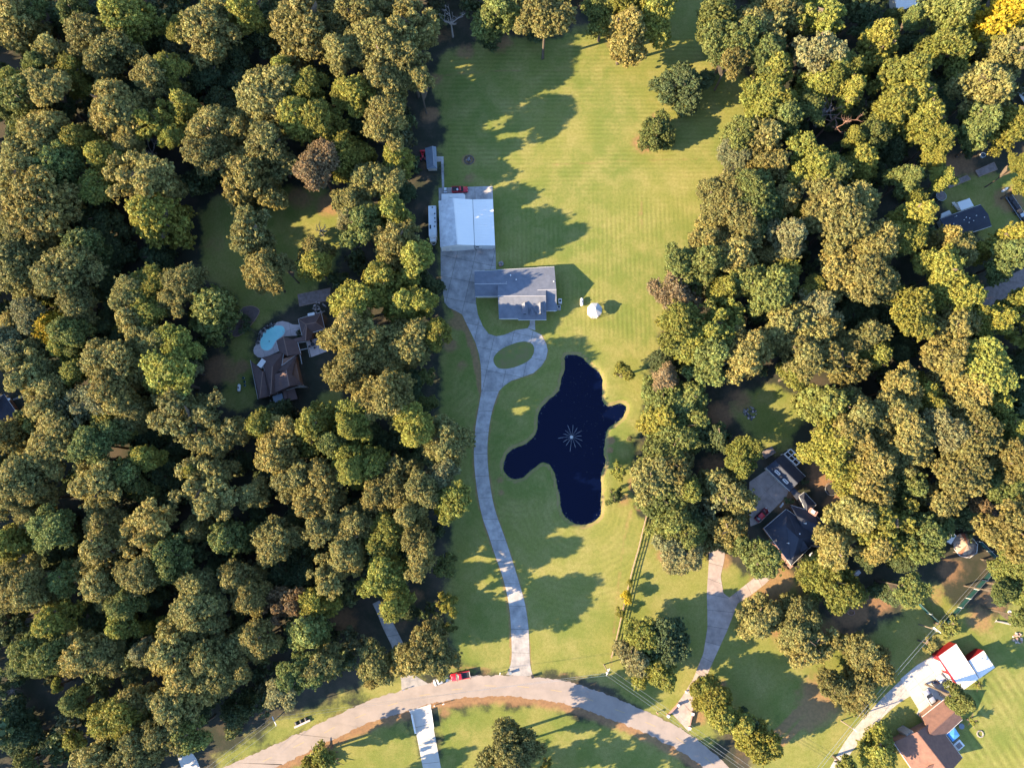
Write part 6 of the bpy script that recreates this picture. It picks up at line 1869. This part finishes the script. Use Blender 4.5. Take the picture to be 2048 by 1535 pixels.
MB().tube([(-2.4, 0, .35), (-2.9, .5, .6)], [.12, .05], 5).tube([(-2.5, 0, .35), (-3.2, -.4, .5)], [.12, .05], 5).build('root_end', M['dead_wood'], t)
p = ZN(1398, 1108)
t = thing('tyre', 'white-walled tyre lying flat on the grass at the right edge', 'tyre', (p.x, p.y, 0))
mb = MB(); n = 16
mb.tube([(.38 * math.cos(6.283 * k / n), .38 * math.sin(6.283 * k / n), .14) for k in range(n + 1)], [.14] * (n + 1), 6)
mb.build('tread', M['trim_white'], t)
MB().lathe((0, 0, .05), [(.26, 0), (.26, .1)], 12).build('rim', M['steel'], t)

# blue canopy, hot tub and round tank by the tan-roofed house
cs = [Z7(695, 1180, 2.6), Z7(775, 1110, 2.6), Z7(830, 1195, 2.6), Z7(757, 1262, 2.6)]
o = (V3(cs[0]) + V3(cs[2])) / 2
t = thing('canopy', 'bright blue square canopy behind the tan-roofed house', 'canopy', (o.x, o.y, 0))
oo = Vector((o.x, o.y, 0))
for i in range(4):
    MB(oo).slab([cs[i], cs[(i + 1) % 4], (o.x, o.y, 3.0)], .05).build('canopy_panel', M['canopy_blue'], t)
    MB(oo).bar((cs[i].x, cs[i].y, 0), cs[i], .08).build('leg', M['steel'], t)
p = Z7(805, 1285)
t = thing('hot_tub', 'white square hot tub below the blue canopy', 'hot tub', (p.x, p.y, 0), R(38))
MB().box((0, 0, .42), (2.2, 2.0, .84)).build('shell', M['trim_white'], t)
MB().box((-.15, -.1, .86), (1.5, 1.3, .06)).build('cover', M['soil_bed'], t)
p = Z7(832, 1092)
t = thing('round_table', 'round pale glass table beside the blue canopy', 'table', (p.x, p.y, 0))
MB().lathe((0, 0, .7), [(.75, 0), (.75, .06)], 18).build('table_top', M['roof_blue'], t)
MB().lathe((0, 0, 0), [(.4, 0), (.1, .1), (.1, .7)], 8).build('pedestal', M['steel'], t)

# picnic frames on bare earth
p = ZB(1035, 612)
t = thing('fire_ring', 'low oval stone ring on the bare patch between the trees', 'fire ring', (p.x, p.y, 0))
for k in range(12):
    a = 6.283 * k / 12
    MB().box((.9 * math.cos(a), .65 * math.sin(a), .12), (.4, .25, .24), a + 1.57, .8).build('stone', M['brick_pink'], t)
p = ZB(1065, 380)
t = thing('storage_box', 'small white box in the shade below the big right-hand wood', 'box', (p.x, p.y, 0), R(40))
MB().box((0, 0, .5), (1.6, .9, 1.0)).build('body', M['trim_white'], t)
MB().box((0, 0, 1.05), (1.7, 1.0, .1)).build('lid', M['steel'], t)
p = ZB(1300, 310)
t = thing('garden_hut', 'small grey-roofed hut half hidden under the right-hand wood', 'shed', (p.x, p.y, 0), R(20))
MB().box((0, 0, .9), (2.0, 1.6, 1.8)).build('wall', M['siding'], t)
MB().slab([(-1.2, -1.0, 1.85), (1.2, -1.0, 1.85), (1.2, 1.0, 2.1), (-1.2, 1.0, 2.1)], .07).build('roof', M['roof_grey'], t)

# headwalls of the lower driveway
for (a, b, lab) in ((ZP(327, 752), ZP(366, 940), 'white culvert wall on the left side of the lower driveway'), (ZP(520, 700), ZP(548, 890), 'white culvert wall on the right side of the lower driveway')):
    c = (V3(a) + V3(b)) / 2
    t = thing('culvert_wall', lab, 'wall', (c.x, c.y, 0), heading(a, b))
    L_ = (V3(a) - V3(b)).length
    MB().box((0, 0, .32), (L_, .3, .75)).build('wall', M['white'], t)
    MB().box((0, 0, .73), (L_ + .1, .42, .08)).build('coping', M['white'], t)
# brick entrance walls of the forked drive
ZE = conv(1280, 1340, 7.87)
for (a, b, lab) in ((ZE(430, 700), ZE(590, 530), 'low pink brick entrance wall on the left of the forked drive'), (ZE(765, 890), ZE(815, 665), 'low pink brick entrance wall on the right of the forked drive')):
    c = (V3(a) + V3(b)) / 2
    t = thing('entrance_wall', lab, 'wall', (c.x, c.y, 0), heading(a, b))
    L_ = (V3(a) - V3(b)).length
    MB().box((0, 0, .4), (L_, .35, .8)).build('wall', M['brick_pink'], t)
    for x in (-L_ / 2, L_ / 2):
        MB().box((x, 0, .65), (.6, .6, 1.3)).build('pier', M['brick_pink'], t)
        MB().box((x, 0, 1.34), (.7, .7, .1)).build('cap', M['trim_white'], t)

def mailbox(label, p, rz, m=M['trim_white'], hh=1.05):
    t = thing('mailbox', label, 'mailbox', (p.x, p.y, 0), rz)
    MB().box((0, 0, hh / 2), (.14, .14, hh)).build('post', M['trim_white'], t)
    mb = MB(); n = 8
    prof = [(-.12, 0), (.12, 0), (.12, .16), (.07, .24), (-.07, .24), (-.12, .16)]
    vs = [(x, y, hh + z) for x in (-.3, .3) for y, z in prof]
    mb.add(vs, [tuple(range(5, -1, -1)), tuple(range(6, 12))] + [(k, (k + 1) % 6, 6 + (k + 1) % 6, 6 + k) for k in range(6)])
    mb.build('box', m, t)
    MB().box((-.1, .15, hh + .2), (.1, .03, .22)).build('flag', M['car_red'], t)
mailbox('white mailbox on the lower road verge, beside a white post', ZP(652, 640), R(20))
mailbox('mailbox at the mouth of the woodland drive above the road', ZP(245, 497), R(20), M['steel'])
mailbox('white mailbox at the left corner of the long drive mouth', ZP(1230, 330), R(80))
mailbox('pinkish mailbox at the road left of the brick entrance walls', ZE(262, 655), R(-35), M['brick_pink'], .9)
def bin_(label, p, m):
    t = thing('wheelie_bin', label, 'bin', (p.x, p.y, 0.03), R(15))
    MB().box((0, 0, .5), (.58, .62, .9), 0, 1.12).build('body', m, t)
    MB().box((0, 0, 1.0), (.7, .76, .1)).build('lid', m, t)
    for y in (-.25, .25): wheel(t, -.3, y, .12, .08)
bin_('dark bin at the right corner of the long drive mouth', ZP(1562, 362), M['dark_metal'])
bin_('blue-grey bin on the left corner of the long drive mouth', ZP(1335, 325), M['roof_blue'])
def marker(label, p, hh, m, r=.1):
    t = thing('marker_post', label, 'post', (p.x, p.y, 0))
    MB().bar((0, 0, 0), (0, 0, hh), r * 1.6, n=6).build('post', m, t)
    MB().lathe((0, 0, hh), [(r, 0), (r * 1.2, .05), (.02, .15)], 6).build('cap', m, t)
marker('white post on the lower road verge left of the mailbox', ZP(560, 662), .8, M['trim_white'], .14)
marker('dark road marker post right of the red pickup', ZP(932, 378), 1.5, M['dark_metal'], .08)
marker('white gate pier halfway up the entrance of the forked drive', ZE(718, 325), 1.2, M['trim_white'], .25)

# drainage culvert in the left verge
p = gp(604, 1443)
t = thing('drain_culvert', 'stone drain culvert with three dark pipes in the road verge', 'culvert', (p.x, p.y, 0), R(24))
MB().box((0, -.4, .2), (4.6, .5, .5)).build('headwall', M['patio'], t)
for x in (-1.4, 0, 1.4): MB().bar((x, -.1, .25), (x, .8, .25), .9, n=10).build('pipe', M['dark_metal'], t)

# ------------------------------------------------------------------ power poles and lines
def pole(label, top, h, arm_dir, trans=False, arm=2.6):
    p = gp(top[0], top[1], h)
    t = thing('power_pole', label, 'pole', (p.x, p.y, 0))
    MB().tube([(0, 0, 0), (0, 0, h * .5), (0, 0, h + .3)], [.17, .15, .12], 8).build('mast', M['pole_wood'], t)
    d = Vector((math.cos(arm_dir), math.sin(arm_dir), 0))
    MB().bar(-d * arm / 2 + Vector((0, 0, h)), d * arm / 2 + Vector((0, 0, h)), .16, .2).build('crossarm', M['trim_white'], t)
    for s in (-1, -.2, 1):
        MB().lathe(tuple(d * s * arm * .46 + Vector((0, 0, h + .1))), [(.09, 0), (.12, .12), (.06, .25)], 8).build('insulator', M['trim_white'], t)
    if trans:
        for s in (-.4, .4):
            MB().lathe(tuple(d * s + Vector((0, 0, h - 1.4))), [(.25, 0), (.28, .1), (.28, .8), (.15, .9)], 10).build('transformer', M['steel'], t)
    return [Vector((p.x, p.y, 0)) + d * s * arm * .46 + Vector((0, 0, h + .35)) for s in (-1, -.2, 1)]
PA = pole('power pole with a long crossarm beside the left road bend', (548.6, 1441), 9.0, R(-62))
PB = pole('power pole with transformers at the foot of the rail fence', (1216, 1343), 8.5, R(62), True, 2.0)
PC = pole('power pole with white transformers at the arena corner', (1874, 1259), 8.5, R(-40), True, 2.2)
PD = pole('plain slim power pole beside the gravel lane', (1710, 1459), 8.0, R(-45), False, .8)
def wires(label, A_, B_, sag, n=3, r=.028):
    o = (A_[0] + B_[0]) / 2
    t = thing('power_line', label, 'power line', (o.x, o.y, 0))
    oo = Vector((o.x, o.y, 0))
    for k in range(n):
        a_, b2 = A_[k], B_[k]
        pts_ = [a_.lerp(b2, i / 14) - Vector((0, 0, sag * 4 * (i / 14) * (1 - i / 14))) for i in range(15)]
        MB(oo).tube(pts_, [r] * 15, 4).build('wire', M['steel'], t)
off = lambda P_, u, v, z: [gp(u, v, z) + (q - P_[1]) for q in P_]
wires('power lines running from the road-bend pole to the bottom edge', PA, off(PA, 380, 1570, 9.2), .6)
wires('power lines crossing above the road between two poles', PA, PB, 1.2, 2, .022)
wires('power lines running down right from the fence-foot pole along the road', PB, off(PB, 1560, 1585, 8.5), .9)
wires('power lines running from the arena corner pole to the bottom edge', PC, off(PC, 1600, 1590, 8.5), .9, 2)
wires('power lines running up right from the arena corner pole', PC, off(PC, 2070, 1040, 9.0), .5, 2)

# little things in the yards
p = Z6(318, 610)
t = thing('yard_pump', 'small white well pump beside the garage court', 'pump', (p.x, p.y, 0))
MB().lathe((0, 0, 0), [(.3, 0), (.3, .7), (.2, .9), (.05, 1.0)], 10).build('housing', M['trim_white'], t)
MB().bar((0, 0, .5), (.5, .1, .5), .1, n=6).build('spout', M['steel'], t)
p = Z6(705, 790)
t = thing('garden_bench', 'pale garden bench by the bed beside the garage court', 'bench', (p.x, p.y, 0), R(50))
MB().box((0, 0, .45), (1.5, .5, .06)).build('seat', M['trim_white'], t)
MB().box((0, .25, .75), (1.5, .06, .5)).build('backrest', M['trim_white'], t)
for x in (-.65, .65): MB().box((x, 0, .22), (.08, .45, .44)).build('leg', M['trim_white'], t)
for (x, y, lab) in ((165, 1100, 'upper of three pale pots on the grass left of the pool house'), (180, 1145, 'middle of three pale pots on the grass left of the pool house'), (182, 1185, 'lowest of three pale pots on the grass left of the pool house')):
    p = Z4(x, y)
    t = thing('garden_pot', lab, 'pot', (p.x, p.y, 0))
    MB().lathe((0, 0, 0), [(.2, 0), (.34, .5), (.38, .52), (.38, .58)], 10).build('pot', M['trim_white'], t)
    MB().lathe((0, 0, .5), [(.3, 0), (.36, .15), (.2, .4), (.03, .5)], 8).build('plant', M['net_green'], t)
